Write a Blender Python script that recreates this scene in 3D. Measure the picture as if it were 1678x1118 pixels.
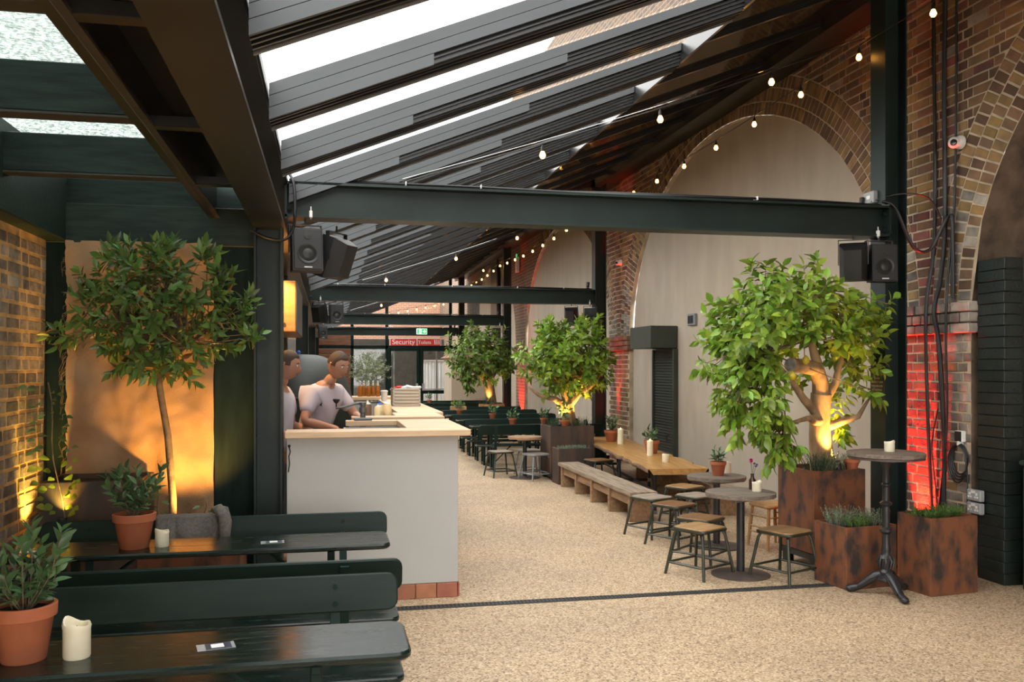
import bpy, math, random
from mathutils import Matrix, Vector, Euler, Quaternion, noise
R = math.radians
rnd = random.Random(7)
sc = bpy.context.scene
for o in list(bpy.data.objects):
    bpy.data.objects.remove(o)
COL = sc.collection
EYE = 1.65
# ---------------------------------------------------------------- camera
cam = bpy.data.objects.new('camera', bpy.data.cameras.new('camera'))
COL.objects.link(cam)
cam.location = (0, 0, EYE)
cam.rotation_euler = (R(90), 0, R(-11.73))
cam.data.sensor_width = 36
cam.data.lens = 31.11
cam.data.shift_y = 0.0244
cam.data.clip_end = 300
sc.camera = cam
# ---------------------------------------------------------------- sky (even overcast) and exposure
w = bpy.data.worlds.new('sky')
sc.world = w
w.use_nodes = True
bg = w.node_tree.nodes['Background']
bg.inputs['Color'].default_value = (1.0, 0.985, 0.955, 1)
bg.inputs['Strength'].default_value = 1.6
sc.view_settings.view_transform = 'Standard'
sc.view_settings.look = 'None'
sc.view_settings.exposure = 2.0
sc.view_settings.gamma = 1
sc.view_settings.use_curve_mapping = False
try:
    sc.cycles.max_bounces = 8
    sc.cycles.transparent_max_bounces = 12
    sc.cycles.sample_clamp_indirect = 6
except Exception:
    pass

# ================================================================ materials
MATS = {}
def mat(name, col, rough=0.6, metal=0.0, var=0.0, scale=6.0, bump=0.0, bscale=40.0, stretch=None,
        col2=None, spec=0.5, emit=None, estr=0.0, rand=0.0, translucent=0.0, rvar=0.0, ramp=(0.35, 0.65), coat=0.0, hue=0.05):
    """one node material: two-colour noise on object coordinates, optional per-piece variation and fine relief"""
    m = bpy.data.materials.new(name)
    m.use_nodes = True
    nt = m.node_tree
    N = nt.nodes
    L = nt.links
    p = N['Principled BSDF']
    out = N['Material Output']
    p.inputs['Base Color'].default_value = (*col, 1)
    p.inputs['Roughness'].default_value = rough
    p.inputs['Metallic'].default_value = metal
    p.inputs['Specular IOR Level'].default_value = spec
    if coat:
        p.inputs['Coat Weight'].default_value = coat
        p.inputs['Coat Roughness'].default_value = 0.12
    if emit:
        p.inputs['Emission Color'].default_value = (*emit, 1)
        p.inputs['Emission Strength'].default_value = estr
    tc = N.new('ShaderNodeTexCoord')
    mp = N.new('ShaderNodeMapping')
    L.new(tc.outputs['Object'], mp.inputs['Vector'])
    if stretch:
        mp.inputs['Scale'].default_value = stretch
    csock = None
    if col2 is None and var:
        col2 = tuple(c * (1 - var) for c in col)
        col = tuple(min(1, c * (1 + var)) for c in col)
    if col2 is not None:
        nz = N.new('ShaderNodeTexNoise')
        nz.inputs['Scale'].default_value = scale
        nz.inputs['Detail'].default_value = 6
        L.new(mp.outputs['Vector'], nz.inputs['Vector'])
        rp = N.new('ShaderNodeValToRGB')
        rp.color_ramp.elements[0].position = ramp[0]
        rp.color_ramp.elements[1].position = ramp[1]
        rp.color_ramp.elements[0].color = (*col, 1)
        rp.color_ramp.elements[1].color = (*col2, 1)
        L.new(nz.outputs['Fac'], rp.inputs['Fac'])
        csock = rp.outputs['Color']
        if rvar:
            mr = N.new('ShaderNodeMapRange')
            mr.inputs['To Min'].default_value = max(0.02, rough - rvar)
            mr.inputs['To Max'].default_value = min(1, rough + rvar)
            mr.inputs['From Min'].default_value = 0.3
            mr.inputs['From Max'].default_value = 0.7
            L.new(nz.outputs['Fac'], mr.inputs['Value'])
            L.new(mr.outputs['Result'], p.inputs['Roughness'])
    if rand:
        oi = N.new('ShaderNodeObjectInfo')
        ge = N.new('ShaderNodeNewGeometry')
        ad = N.new('ShaderNodeMath'); ad.operation = 'ADD'
        fr = N.new('ShaderNodeMath'); fr.operation = 'FRACT'
        L.new(oi.outputs['Random'], ad.inputs[0])
        L.new(ge.outputs['Random Per Island'], ad.inputs[1])
        L.new(ad.outputs[0], fr.inputs[0])
        mr2 = N.new('ShaderNodeMapRange')
        mr2.inputs['To Min'].default_value = 1 - rand
        mr2.inputs['To Max'].default_value = 1 + rand
        L.new(fr.outputs[0], mr2.inputs['Value'])
        hs = N.new('ShaderNodeHueSaturation')
        L.new(mr2.outputs['Result'], hs.inputs['Value'])
        ml = N.new('ShaderNodeMath'); ml.operation = 'MULTIPLY_ADD'
        ml.inputs[1].default_value = hue
        ml.inputs[2].default_value = 0.5 - hue / 2
        fr2 = N.new('ShaderNodeMath'); fr2.operation = 'MULTIPLY'; fr2.inputs[1].default_value = 7.31
        fr3 = N.new('ShaderNodeMath'); fr3.operation = 'FRACT'
        L.new(fr.outputs[0], fr2.inputs[0]); L.new(fr2.outputs[0], fr3.inputs[0]); L.new(fr3.outputs[0], ml.inputs[0])
        L.new(ml.outputs[0], hs.inputs['Hue'])
        if csock is None:
            hs.inputs['Color'].default_value = (*col, 1)
        else:
            L.new(csock, hs.inputs['Color'])
        csock = hs.outputs['Color']
    if csock is not None:
        L.new(csock, p.inputs['Base Color'])
    if bump:
        nb = N.new('ShaderNodeTexNoise')
        nb.inputs['Scale'].default_value = bscale
        nb.inputs['Detail'].default_value = 4
        L.new(mp.outputs['Vector'], nb.inputs['Vector'])
        bp = N.new('ShaderNodeBump')
        bp.inputs['Strength'].default_value = bump
        bp.inputs['Distance'].default_value = 0.01
        L.new(nb.outputs['Fac'], bp.inputs['Height'])
        L.new(bp.outputs['Normal'], p.inputs['Normal'])
    if translucent:
        tr = N.new('ShaderNodeBsdfTranslucent')
        tr.inputs['Color'].default_value = (*col, 1)
        if csock is not None:
            L.new(csock, tr.inputs['Color'])
        mx = N.new('ShaderNodeMixShader')
        mx.inputs['Fac'].default_value = translucent
        L.new(p.outputs[0], mx.inputs[1]); L.new(tr.outputs[0], mx.inputs[2])
        L.new(mx.outputs[0], out.inputs['Surface'])
    MATS[name] = m
    return m

mat('steel_green', (0.011, 0.020, 0.0175), 0.42, spec=0.28, var=0.2, scale=3, bump=0.05, bscale=60)
mat('steel_dark', (0.018, 0.019, 0.0165), 0.45, var=0.2, scale=3)
mat('timber_green', (0.015, 0.029, 0.025), 0.5, spec=0.25, var=0.3, scale=4, stretch=(1, 8, 8), bump=0.15, bscale=25)
mat('timber_green_post', (0.006, 0.015, 0.012), 0.5, spec=0.12, var=0.25, scale=4, stretch=(6, 6, 1), bump=0.1, bscale=25)
mat('beer_paint', (0.004, 0.011, 0.0085), 0.22, col2=(0.007, 0.015, 0.012), scale=4, stretch=(1, 10, 10), bump=0.04, bscale=10, rvar=0.08, spec=0.35)
mat('beer_back', (0.008, 0.019, 0.015), 0.38, col2=(0.011, 0.023, 0.018), scale=4, stretch=(1, 10, 10), bump=0.04, bscale=10, spec=0.15)
mat('beer_leg', (0.006, 0.022, 0.018), 0.4, spec=0.2, var=0.2)
mat('beer_scuff', (0.10, 0.05, 0.025), 0.6)
mat('board_grey', (0.054, 0.061, 0.066), 0.5, var=0.06, scale=2)
mat('rail_black', (0.010, 0.010, 0.0105), 0.3, var=0.15)
mat('rail_edge', (0.16, 0.15, 0.14), 0.35, metal=0.4)
mat('glass_frame', (0.042, 0.035, 0.027), 0.5, var=0.2)
mat('panel_gloss', (0.012, 0.011, 0.010), 0.06, var=0.2, scale=1.5, spec=1.0)
mat('soffit', (0.014, 0.013, 0.011), 0.35, var=0.3, scale=3)
mat('plaster', (0.40, 0.338, 0.262), 0.9, var=0.06, scale=2.2, stretch=(1, 1.5, 0.5), bump=0.15, bscale=60)
mat('reveal', (0.10, 0.070, 0.048), 0.9, var=0.4, scale=6, bump=0.6, bscale=20)
mat('plaster_pink', (0.42, 0.32, 0.26), 0.9, var=0.1, scale=2)
mat('mortar', (0.45, 0.36, 0.255), 0.95, var=0.25, scale=5, bump=0.3, bscale=90)
mat('mortar_tan', (0.55, 0.36, 0.17), 0.95, var=0.25, scale=8, bump=0.4, bscale=90)
mat('brick', (0.19, 0.105, 0.055), 0.9, col2=(0.105, 0.064, 0.042), scale=7, rand=0.42, hue=0.014, bump=0.5, bscale=60, ramp=(0.3, 0.7))
mat('brick_yellow', (0.29, 0.175, 0.06), 0.9, col2=(0.17, 0.11, 0.055), scale=7, rand=0.35, hue=0.012, bump=0.5, bscale=60)
mat('brick_red', (0.20, 0.065, 0.045), 0.9, col2=(0.10, 0.05, 0.045), scale=9, rand=0.4, hue=0.014, bump=0.5, bscale=60)
mat('brick_pale', (0.30, 0.26, 0.215), 0.9, col2=(0.12, 0.10, 0.085), scale=6, rand=0.35, hue=0.01, bump=0.5, bscale=60)
mat('brick_grey', (0.12, 0.105, 0.10), 0.85, col2=(0.30, 0.26, 0.23), scale=10, rand=0.4, hue=0.015, bump=0.6, bscale=50)
mat('brick_painted', (0.011, 0.017, 0.015), 0.5, var=0.25, scale=5, bump=0.5, bscale=40)
mat('corten', (0.175, 0.060, 0.022), 0.75, col2=(0.030, 0.021, 0.017), scale=6.5, stretch=(1.4, 1.4, 0.8), bump=0.15, bscale=60, ramp=(0.46, 0.66))
mat('corten_dark', (0.10, 0.05, 0.028), 0.6, col2=(0.035, 0.028, 0.024), scale=4, stretch=(2, 2, 0.4), bump=0.12, bscale=60)
mat('terracotta', (0.42, 0.125, 0.05), 0.75, col2=(0.33, 0.10, 0.045), scale=9, bump=0.05)
mat('terracotta_tile', (0.33, 0.10, 0.06), 0.55, var=0.15, scale=9, rand=0.12)
mat('soil', (0.022, 0.016, 0.011), 1.0, var=0.4, scale=40, bump=1.0, bscale=80)
mat('wax', (0.80, 0.74, 0.55), 0.5, var=0.05, scale=20)
mat('wick', (0.02, 0.015, 0.01), 0.9)
mat('flame', (1, 0.6, 0.15), 0.5, emit=(1, 0.50, 0.12), estr=9)
mat('bulb', (1, 0.6, 0.2), 0.4, emit=(1, 0.42, 0.07), estr=6)
mat('lamp_warm', (1, 0.7, 0.3), 0.4, emit=(1, 0.60, 0.16), estr=14)
mat('lamp_red', (1, 0.1, 0.05), 0.4, emit=(1, 0.05, 0.02), estr=6)
mat('worktop', (0.68, 0.47, 0.29), 0.45, col2=(0.56, 0.37, 0.21), scale=3, stretch=(1, 9, 9))
mat('oak_gold', (0.52, 0.29, 0.09), 0.38, col2=(0.36, 0.18, 0.055), scale=3, stretch=(7, 0.6, 7), bump=0.1, bscale=14)
mat('bark_edge', (0.16, 0.09, 0.045), 0.8, var=0.4, scale=12, bump=0.8, bscale=20)
mat('bench_wood', (0.34, 0.20, 0.10), 0.7, col2=(0.20, 0.125, 0.07), scale=4, stretch=(9, 0.8, 9), bump=0.25, bscale=16)
mat('bench_weathered', (0.36, 0.27, 0.19), 0.75, col2=(0.20, 0.15, 0.11), scale=4, stretch=(9, 0.7, 9), bump=0.35, bscale=16)
mat('seat_ply', (0.40, 0.24, 0.10), 0.45, col2=(0.28, 0.15, 0.06), scale=5, stretch=(1, 6, 6))
mat('seat_dark', (0.24, 0.12, 0.045), 0.4, col2=(0.16, 0.075, 0.03), scale=5, stretch=(1, 6, 6))
mat('seat_grey', (0.30, 0.24, 0.18), 0.6, var=0.25, scale=5, stretch=(1, 6, 6))
mat('table_grey', (0.20, 0.16, 0.125), 0.65, col2=(0.11, 0.085, 0.065), scale=5, stretch=(1, 10, 10), bump=0.25, bscale=14)
mat('table_far', (0.42, 0.27, 0.16), 0.55, col2=(0.30, 0.19, 0.11), scale=5, stretch=(1, 8, 8))
mat('pine', (0.44, 0.24, 0.09), 0.5, var=0.2, scale=5, stretch=(6, 6, 1))
mat('olive_metal', (0.026, 0.030, 0.017), 0.35, var=0.2, spec=0.6)
mat('grey_metal', (0.24, 0.26, 0.28), 0.4, metal=0.3, var=0.1)
mat('black_iron', (0.018, 0.018, 0.019), 0.38, var=0.3, bump=0.1, bscale=30)
mat('rust_base', (0.07, 0.05, 0.042), 0.5, var=0.3)
mat('galvanised', (0.34, 0.36, 0.38), 0.35, metal=0.7, var=0.15)
mat('counter_paint', (0.43, 0.425, 0.405), 0.55, var=0.025, scale=2)
mat('black_plastic', (0.014, 0.014, 0.015), 0.5, var=0.15, bump=0.1, bscale=200)
mat('black_cable', (0.012, 0.012, 0.013), 0.45)
mat('white_plastic', (0.72, 0.70, 0.67), 0.4)
mat('grey_plastic', (0.30, 0.30, 0.30), 0.4)
mat('beige_plastic', (0.50, 0.45, 0.38), 0.5)
mat('chrome', (0.6, 0.6, 0.6), 0.2, metal=1.0)
mat('lens_black', (0.01, 0.01, 0.01), 0.1)
mat('burlap', (0.42, 0.27, 0.155), 0.95, col2=(0.30, 0.18, 0.095), scale=3.5, bump=0.5, bscale=140)
mat('blanket', (0.135, 0.125, 0.11), 0.95, var=0.2, scale=60, bump=0.4, bscale=150)
mat('bark', (0.16, 0.11, 0.07), 0.85, var=0.35, scale=14, bump=0.5, bscale=30)
mat('bark_lemon', (0.30, 0.19, 0.10), 0.8, var=0.35, scale=12, stretch=(1, 1, 0.4), bump=0.4, bscale=22)
mat('bark_pale', (0.34, 0.31, 0.26), 0.85, var=0.3, scale=14)
mat('cut_wood', (0.28, 0.25, 0.22), 0.85, var=0.3, scale=20)
mat('leaf_lemon', (0.22, 0.34, 0.04), 0.35, rand=0.5, translucent=0.3, spec=0.5)
mat('leaf_bay', (0.12, 0.21, 0.05), 0.35, rand=0.55, translucent=0.2, spec=0.5)
mat('mill_grey', (0.13, 0.125, 0.115), 0.4, metal=0.4)
mat('leaf_bay_old', (0.34, 0.17, 0.03), 0.4, rand=0.4, translucent=0.25)
mat('leaf_pot', (0.085, 0.165, 0.062), 0.38, rand=0.4, translucent=0.15)
mat('leaf_dark', (0.035, 0.075, 0.028), 0.4, rand=0.45, translucent=0.15)
mat('leaf_vine', (0.20, 0.28, 0.04), 0.5, rand=0.45, translucent=0.35)
mat('leaf_far', (0.15, 0.24, 0.04), 0.4, rand=0.55, translucent=0.25)
mat('leaf_olive', (0.24, 0.28, 0.16), 0.5, rand=0.4, translucent=0.2)
mat('herb_grey', (0.16, 0.20, 0.13), 0.7, rand=0.4)
mat('herb_green', (0.10, 0.20, 0.04), 0.6, rand=0.4, translucent=0.2)
mat('petal_pink', (0.62, 0.02, 0.20), 0.6, translucent=0.2)
mat('petal_violet', (0.16, 0.10, 0.30), 0.6)
mat('petal_red', (0.75, 0.05, 0.03), 0.6)
mat('lemon_skin', (0.55, 0.40, 0.03), 0.45)
mat('bottle_brown', (0.05, 0.022, 0.012), 0.12)
mat('bottle_amber', (0.42, 0.14, 0.015), 0.1, translucent=0.3)
mat('bottle_clear', (0.62, 0.60, 0.55), 0.12)
mat('sauce_cream', (0.72, 0.60, 0.36), 0.4)
mat('sauce_brown', (0.16, 0.085, 0.05), 0.4)
mat('oven_grey', (0.034, 0.039, 0.033), 0.5, metal=0.0, spec=0.35, var=0.15)
mat('hood_wood', (0.42, 0.22, 0.08), 0.5, col2=(0.34, 0.17, 0.06), scale=3, stretch=(1, 1, 9))
mat('dark_wall', (0.02, 0.016, 0.012), 0.7, var=0.3)
mat('clad_brown', (0.16, 0.065, 0.028), 0.6, var=0.3, scale=3, stretch=(1, 1, 8))
mat('skin', (0.40, 0.20, 0.13), 0.55)
mat('shirt', (0.46, 0.41, 0.46), 0.9, var=0.08, scale=6, bump=0.3, bscale=12)
mat('trouser', (0.05, 0.05, 0.06), 0.9)
mat('hair', (0.05, 0.03, 0.02), 0.7, bump=0.5, bscale=60)
mat('eye_white', (0.7, 0.7, 0.68), 0.3)
mat('sign_red', (0.62, 0.03, 0.03), 0.5)
mat('sign_white', (0.85, 0.85, 0.85), 0.5)
mat('exit_green', (0.02, 0.45, 0.12), 0.4, emit=(0.03, 0.55, 0.14), estr=0.2)
mat('exit_white', (0.9, 0.95, 0.9), 0.4, emit=(0.85, 1, 0.9), estr=0.25)
mat('brass_text', (0.62, 0.42, 0.18), 0.4)
mat('plaque', (0.030, 0.034, 0.033), 0.35)
mat('card_navy', (0.03, 0.045, 0.075), 0.35)
mat('card_tape', (0.34, 0.36, 0.37), 0.25)
mat('blue_cap', (0.02, 0.10, 0.45), 0.4)
mat('hoarding', (0.85, 0.87, 0.90), 0.5, var=0.06, scale=2)
mat('far_brick', (0.46, 0.25, 0.16), 0.9, col2=(0.34, 0.20, 0.14), scale=3)
mat('shutter_green', (0.028, 0.036, 0.026), 0.4, var=0.15)
mat('drain', (0.035, 0.035, 0.035), 0.6, var=0.2)
mat('bin_green', (0.012, 0.030, 0.024), 0.4, var=0.2)
mat('tie_white', (0.6, 0.6, 0.6), 0.5)
mat('rattan', (0.40, 0.28, 0.16), 0.7)

def glassmat(name, tint, refl=0.12, rough=0.02, pattern=False):
    m = bpy.data.materials.new(name)
    m.use_nodes = True
    N = m.node_tree.nodes; L = m.node_tree.links
    N.remove(N['Principled BSDF'])
    t = N.new('ShaderNodeBsdfTransparent'); t.inputs['Color'].default_value = (*tint, 1)
    g = N.new('ShaderNodeBsdfGlossy'); g.inputs['Roughness'].default_value = rough
    lw = N.new('ShaderNodeLayerWeight'); lw.inputs['Blend'].default_value = 0.5
    pw = N.new('ShaderNodeMath'); pw.operation = 'POWER'; pw.inputs[1].default_value = 5
    fr = N.new('ShaderNodeMath'); fr.operation = 'MULTIPLY_ADD'; fr.inputs[1].default_value = 0.8; fr.inputs[2].default_value = refl * 0.3
    L.new(lw.outputs['Facing'], pw.inputs[0]); L.new(pw.outputs[0], fr.inputs[0])
    mx = N.new('ShaderNodeMixShader')
    L.new(fr.outputs[0], mx.inputs['Fac'])
    L.new(t.outputs[0], mx.inputs[1]); L.new(g.outputs[0], mx.inputs[2])
    last = mx
    if pattern:
        tl = N.new('ShaderNodeBsdfTranslucent'); tl.inputs['Color'].default_value = (0.55, 0.60, 0.58, 1)
        tc = N.new('ShaderNodeTexCoord')
        nz = N.new('ShaderNodeTexNoise'); nz.inputs['Scale'].default_value = 55; nz.inputs['Detail'].default_value = 5
        L.new(tc.outputs['Object'], nz.inputs['Vector'])
        rp = N.new('ShaderNodeValToRGB')
        rp.color_ramp.elements[0].position = 0.42; rp.color_ramp.elements[1].position = 0.62
        L.new(nz.outputs['Fac'], rp.inputs['Fac'])
        m2 = N.new('ShaderNodeMixShader')
        L.new(rp.outputs['Color'], m2.inputs['Fac'])
        L.new(mx.outputs[0], m2.inputs[1]); L.new(tl.outputs[0], m2.inputs[2])
        last = m2
    L.new(last.outputs[0], N['Material Output'].inputs['Surface'])
    MATS[name] = m
glassmat('roof_glass', (0.97, 0.98, 0.98), 0.05)
glassmat('wired_glass', (0.30, 0.33, 0.32), 0.1, pattern=True)
glassmat('door_glass', (0.90, 0.92, 0.91), 0.15)

def special_mats():
    # gravel set in resin
    m = bpy.data.materials.new('gravel'); m.use_nodes = True
    N = m.node_tree.nodes; L = m.node_tree.links; p = N['Principled BSDF']
    tc = N.new('ShaderNodeTexCoord')
    vo = N.new('ShaderNodeTexVoronoi'); vo.inputs['Scale'].default_value = 95
    L.new(tc.outputs['Object'], vo.inputs['Vector'])
    sp = N.new('ShaderNodeSeparateColor'); L.new(vo.outputs['Color'], sp.inputs[0])
    rp = N.new('ShaderNodeValToRGB')
    cr = rp.color_ramp
    cr.elements[0].position = 0.0; cr.elements[0].color = (0.16, 0.105, 0.06, 1)
    cr.elements[1].position = 1.0; cr.elements[1].color = (0.66, 0.52, 0.36, 1)
    for pos, c in ((0.18, (0.33, 0.22, 0.13)), (0.45, (0.45, 0.32, 0.195)), (0.75, (0.52, 0.385, 0.25))):
        e = cr.elements.new(pos); e.color = (*c, 1)
    L.new(sp.outputs[0], rp.inputs['Fac'])
    n2 = N.new('ShaderNodeTexNoise'); n2.inputs['Scale'].default_value = 0.9; n2.inputs['Detail'].default_value = 5
    L.new(tc.outputs['Object'], n2.inputs['Vector'])
    mr = N.new('ShaderNodeMapRange'); mr.inputs['From Min'].default_value = 0.3; mr.inputs['From Max'].default_value = 0.7
    mr.inputs['To Min'].default_value = 0.84; mr.inputs['To Max'].default_value = 1.1
    L.new(n2.outputs['Fac'], mr.inputs['Value'])
    hs = N.new('ShaderNodeHueSaturation'); L.new(rp.outputs['Color'], hs.inputs['Color']); L.new(mr.outputs['Result'], hs.inputs['Value'])
    L.new(hs.outputs['Color'], p.inputs['Base Color'])
    p.inputs['Roughness'].default_value = 0.6
    bp = N.new('ShaderNodeBump'); bp.inputs['Strength'].default_value = 0.55; bp.inputs['Distance'].default_value = 0.006; bp.invert = True
    L.new(vo.outputs['Distance'], bp.inputs['Height']); L.new(bp.outputs['Normal'], p.inputs['Normal'])
    MATS['gravel'] = m
    # brickwork too far off to tell bricks apart (plane facing -X: y,z -> u,v)
    for nm, axis, c1, c2, mo in (('brickwork', 'YZ', (0.16, 0.09, 0.05), (0.09, 0.06, 0.045), (0.26, 0.21, 0.15)),
                                 ('brickwork_far', 'XZ', (0.46, 0.20, 0.12), (0.36, 0.17, 0.11), (0.50, 0.40, 0.32))):
        m = bpy.data.materials.new(nm); m.use_nodes = True
        N = m.node_tree.nodes; L = m.node_tree.links; p = N['Principled BSDF']
        tc = N.new('ShaderNodeTexCoord'); sx = N.new('ShaderNodeSeparateXYZ'); cx = N.new('ShaderNodeCombineXYZ')
        L.new(tc.outputs['Object'], sx.inputs[0])
        L.new(sx.outputs[axis[0]], cx.inputs['X']); L.new(sx.outputs['Z'], cx.inputs['Y'])
        b = N.new('ShaderNodeTexBrick'); b.inputs['Scale'].default_value = 1.0
        b.inputs['Brick Width'].default_value = 0.225; b.inputs['Row Height'].default_value = 0.08; b.inputs['Mortar Size'].default_value = 0.008
        b.inputs['Color1'].default_value = (*c1, 1); b.inputs['Color2'].default_value = (*c2, 1); b.inputs['Mortar'].default_value = (*mo, 1)
        L.new(cx.outputs[0], b.inputs['Vector'])
        L.new(b.outputs['Color'], p.inputs['Base Color']); p.inputs['Roughness'].default_value = 0.9
        MATS[nm] = m
special_mats()

# ================================================================ mesh helpers
class MB:
    def __init__(s):
        s.v = []; s.f = []
    def add(s, vs, fs, M=None):
        b = len(s.v)
        s.v += [tuple(M @ Vector(q)) for q in vs] if M is not None else [tuple(q) for q in vs]
        s.f += [tuple(b + i for i in q) for q in fs]
        return s
    def box(s, c, d, b=0.0, M=None):
        x, y, z = (q / 2 for q in d)
        T = Matrix.Translation(c)
        M = T if M is None else M @ T
        if b <= 0:
            vs = [(-x, -y, -z), (x, -y, -z), (x, y, -z), (-x, y, -z), (-x, -y, z), (x, -y, z), (x, y, z), (-x, y, z)]
            return s.add(vs, [(0, 3, 2, 1), (4, 5, 6, 7), (0, 1, 5, 4), (1, 2, 6, 5), (2, 3, 7, 6), (3, 0, 4, 7)], M)
        b = min(b, x * .9, y * .9, z * .9)
        vs = []; idx = {}
        for sx in (-1, 1):
            for sy in (-1, 1):
                for sz in (-1, 1):
                    for a in range(3):
                        q = [sx * (x - b), sy * (y - b), sz * (z - b)]
                        q[a] = (sx, sy, sz)[a] * (x, y, z)[a]
                        idx[(sx, sy, sz, a)] = len(vs); vs.append(q)
        fs = []
        def fix(face, nrm):
            p = [Vector(vs[i]) for i in face]
            n = (p[1] - p[0]).cross(p[2] - p[1])
            return face if n.dot(nrm) > 0 else tuple(reversed(face))
        for a in range(3):
            o = [k for k in range(3) if k != a]
            for sg in (-1, 1):
                f = []
                for (u, v) in ((-1, -1), (1, -1), (1, 1), (-1, 1)):
                    k = [0, 0, 0]; k[a] = sg; k[o[0]] = u; k[o[1]] = v
                    f.append(idx[(*k, a)])
                n = Vector((0, 0, 0)); n[a] = sg
                fs.append(fix(tuple(f), n))
            for u in (-1, 1):
                for v in (-1, 1):
                    k0 = [0, 0, 0]; k0[o[0]] = u; k0[o[1]] = v
                    k1 = list(k0); k0[a] = -1; k1[a] = 1
                    n = Vector((0, 0, 0)); n[o[0]] = u; n[o[1]] = v
                    fs.append(fix((idx[(*k0, o[0])], idx[(*k1, o[0])], idx[(*k1, o[1])], idx[(*k0, o[1])]), n))
        for sx in (-1, 1):
            for sy in (-1, 1):
                for sz in (-1, 1):
                    fs.append(fix(tuple(idx[(sx, sy, sz, a)] for a in range(3)), Vector((sx, sy, sz))))
        return s.add(vs, fs, M)
    def tube(s, pts, r, n=8, caps=True, M=None, squash=None):
        pts = [Vector(p) for p in pts]
        rs = r if isinstance(r, (list, tuple)) else [r] * len(pts)
        vs = []; fs = []
        up = None
        for i, p in enumerate(pts):
            t = (pts[min(i + 1, len(pts) - 1)] - pts[max(i - 1, 0)])
            t = t.normalized() if t.length > 1e-9 else Vector((0, 0, 1))
            if up is None:
                up = Vector((0, 0, 1)) if abs(t.z) < 0.9 else Vector((1, 0, 0))
            a = t.cross(up)
            if a.length < 1e-6:
                a = t.orthogonal()
            a.normalize(); b = t.cross(a).normalized(); up = a.cross(t)
            for k in range(n):
                an = 2 * math.pi * k / n
                vs.append(p + (a * math.cos(an) + b * math.sin(an)) * rs[i])
        for i in range(len(pts) - 1):
            for k in range(n):
                k2 = (k + 1) % n
                fs.append((i * n + k, (i + 1) * n + k, (i + 1) * n + k2, i * n + k2))
        if caps:
            fs.append(tuple(range(n))); fs.append(tuple(reversed(range((len(pts) - 1) * n, len(pts) * n))))
        return s.add(vs, fs, M)
    def lathe(s, prof, n=20, M=None, caps=True):
        vs = []; fs = []
        for (r, z) in prof:
            for k in range(n):
                a = 2 * math.pi * k / n
                vs.append((r * math.cos(a), r * math.sin(a), z))
        m = len(prof)
        for i in range(m - 1):
            for k in range(n):
                k2 = (k + 1) % n
                fs.append((i * n + k, i * n + k2, (i + 1) * n + k2, (i + 1) * n + k))
        if caps:
            fs.append(tuple(reversed(range(n)))); fs.append(tuple(range((m - 1) * n, m * n)))
        return s.add(vs, fs, M)
    def prism(s, poly, h0, h1, M=None):
        n = len(poly)
        vs = [(x, y, h0) for x, y in poly] + [(x, y, h1) for x, y in poly]
        fs = [tuple(reversed(range(n))), tuple(range(n, 2 * n))] + [(i, (i + 1) % n, n + (i + 1) % n, n + i) for i in range(n)]
        return s.add(vs, fs, M)
    def ball(s, c, r, n=10, m=6, sz=1.0, M=None):
        prof = [(max(1e-4, r * math.sin(math.pi * i / m)), -r * sz * math.cos(math.pi * i / m)) for i in range(m + 1)]
        T = Matrix.Translation(c)
        return s.lathe(prof, n, (M @ T) if M is not None else T)
    def mesh(s, name, m, smooth=None):
        me = bpy.data.meshes.new(name)
        me.from_pydata(s.v, [], s.f)
        if m:
            me.materials.append(MATS[m])
        if smooth:
            for p in me.polygons:
                p.use_smooth = True
            me.set_sharp_from_angle(angle=R(smooth))
        me.update()
        return me
    def build(s, name, m, parent=None, smooth=None, loc=(0, 0, 0), rz=0.0):
        return obj(name, s.mesh(name, m, smooth), parent, loc, rz)

def obj(name, data, parent=None, loc=(0, 0, 0), rz=0.0):
    o = bpy.data.objects.new(name, data)
    COL.objects.link(o)
    o.location = loc
    o.rotation_euler = (0, 0, rz)
    if parent:
        o.parent = parent
    return o
def tag(o, label=None, cat=None, group=None, kind=None):
    if label: o['label'] = label
    if cat: o['category'] = cat
    if group: o['group'] = group
    if kind: o['kind'] = kind
    return o
def thing(name, loc, label, cat, group=None, rz=0.0, kind=None):
    return tag(obj(name, None, None, loc, rz), label, cat, group, kind)
KIDS = {}
def copy_tree(o, parent=None):
    c = o.copy()
    COL.objects.link(c)
    c.parent = parent
    for ch in list(o.children):
        copy_tree(ch, c)
    return c
def copy_thing(o, loc, rz, label, group=None):
    c = copy_tree(o)
    c.location = loc
    c.rotation_euler = (0, 0, rz)
    c['label'] = label
    if group: c['group'] = group
    return c
def rrect(L, W, r, n=4):
    pts = []
    for (cx, cy, a0) in ((L / 2 - r, W / 2 - r, 0), (-L / 2 + r, W / 2 - r, 90), (-L / 2 + r, -W / 2 + r, 180), (L / 2 - r, -W / 2 + r, 270)):
        for i in range(n + 1):
            a = R(a0 + 90 * i / n)
            pts.append((cx + r * math.cos(a), cy + r * math.sin(a)))
    return pts
def circ(r, n=24):
    return [(r * math.cos(2 * math.pi * i / n), r * math.sin(2 * math.pi * i / n)) for i in range(n)]
def board(mb, L, W, r, t, M, bev=0.006):
    """rounded board, top at z=t/2, eased arrises"""
    p0 = rrect(L - 2 * bev, W - 2 * bev, max(r - bev, 0.002)); p1 = rrect(L, W, r); n = len(p0)
    vs = [(x, y, -t / 2) for x, y in p0] + [(x, y, -t / 2 + bev) for x, y in p1] + [(x, y, t / 2 - bev) for x, y in p1] + [(x, y, t / 2) for x, y in p0]
    fs = [tuple(reversed(range(n))), tuple(range(3 * n, 4 * n))]
    for k in range(3):
        fs += [(k * n + i, k * n + (i + 1) % n, (k + 1) * n + (i + 1) % n, (k + 1) * n + i) for i in range(n)]
    mb.add(vs, fs, M)
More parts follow.
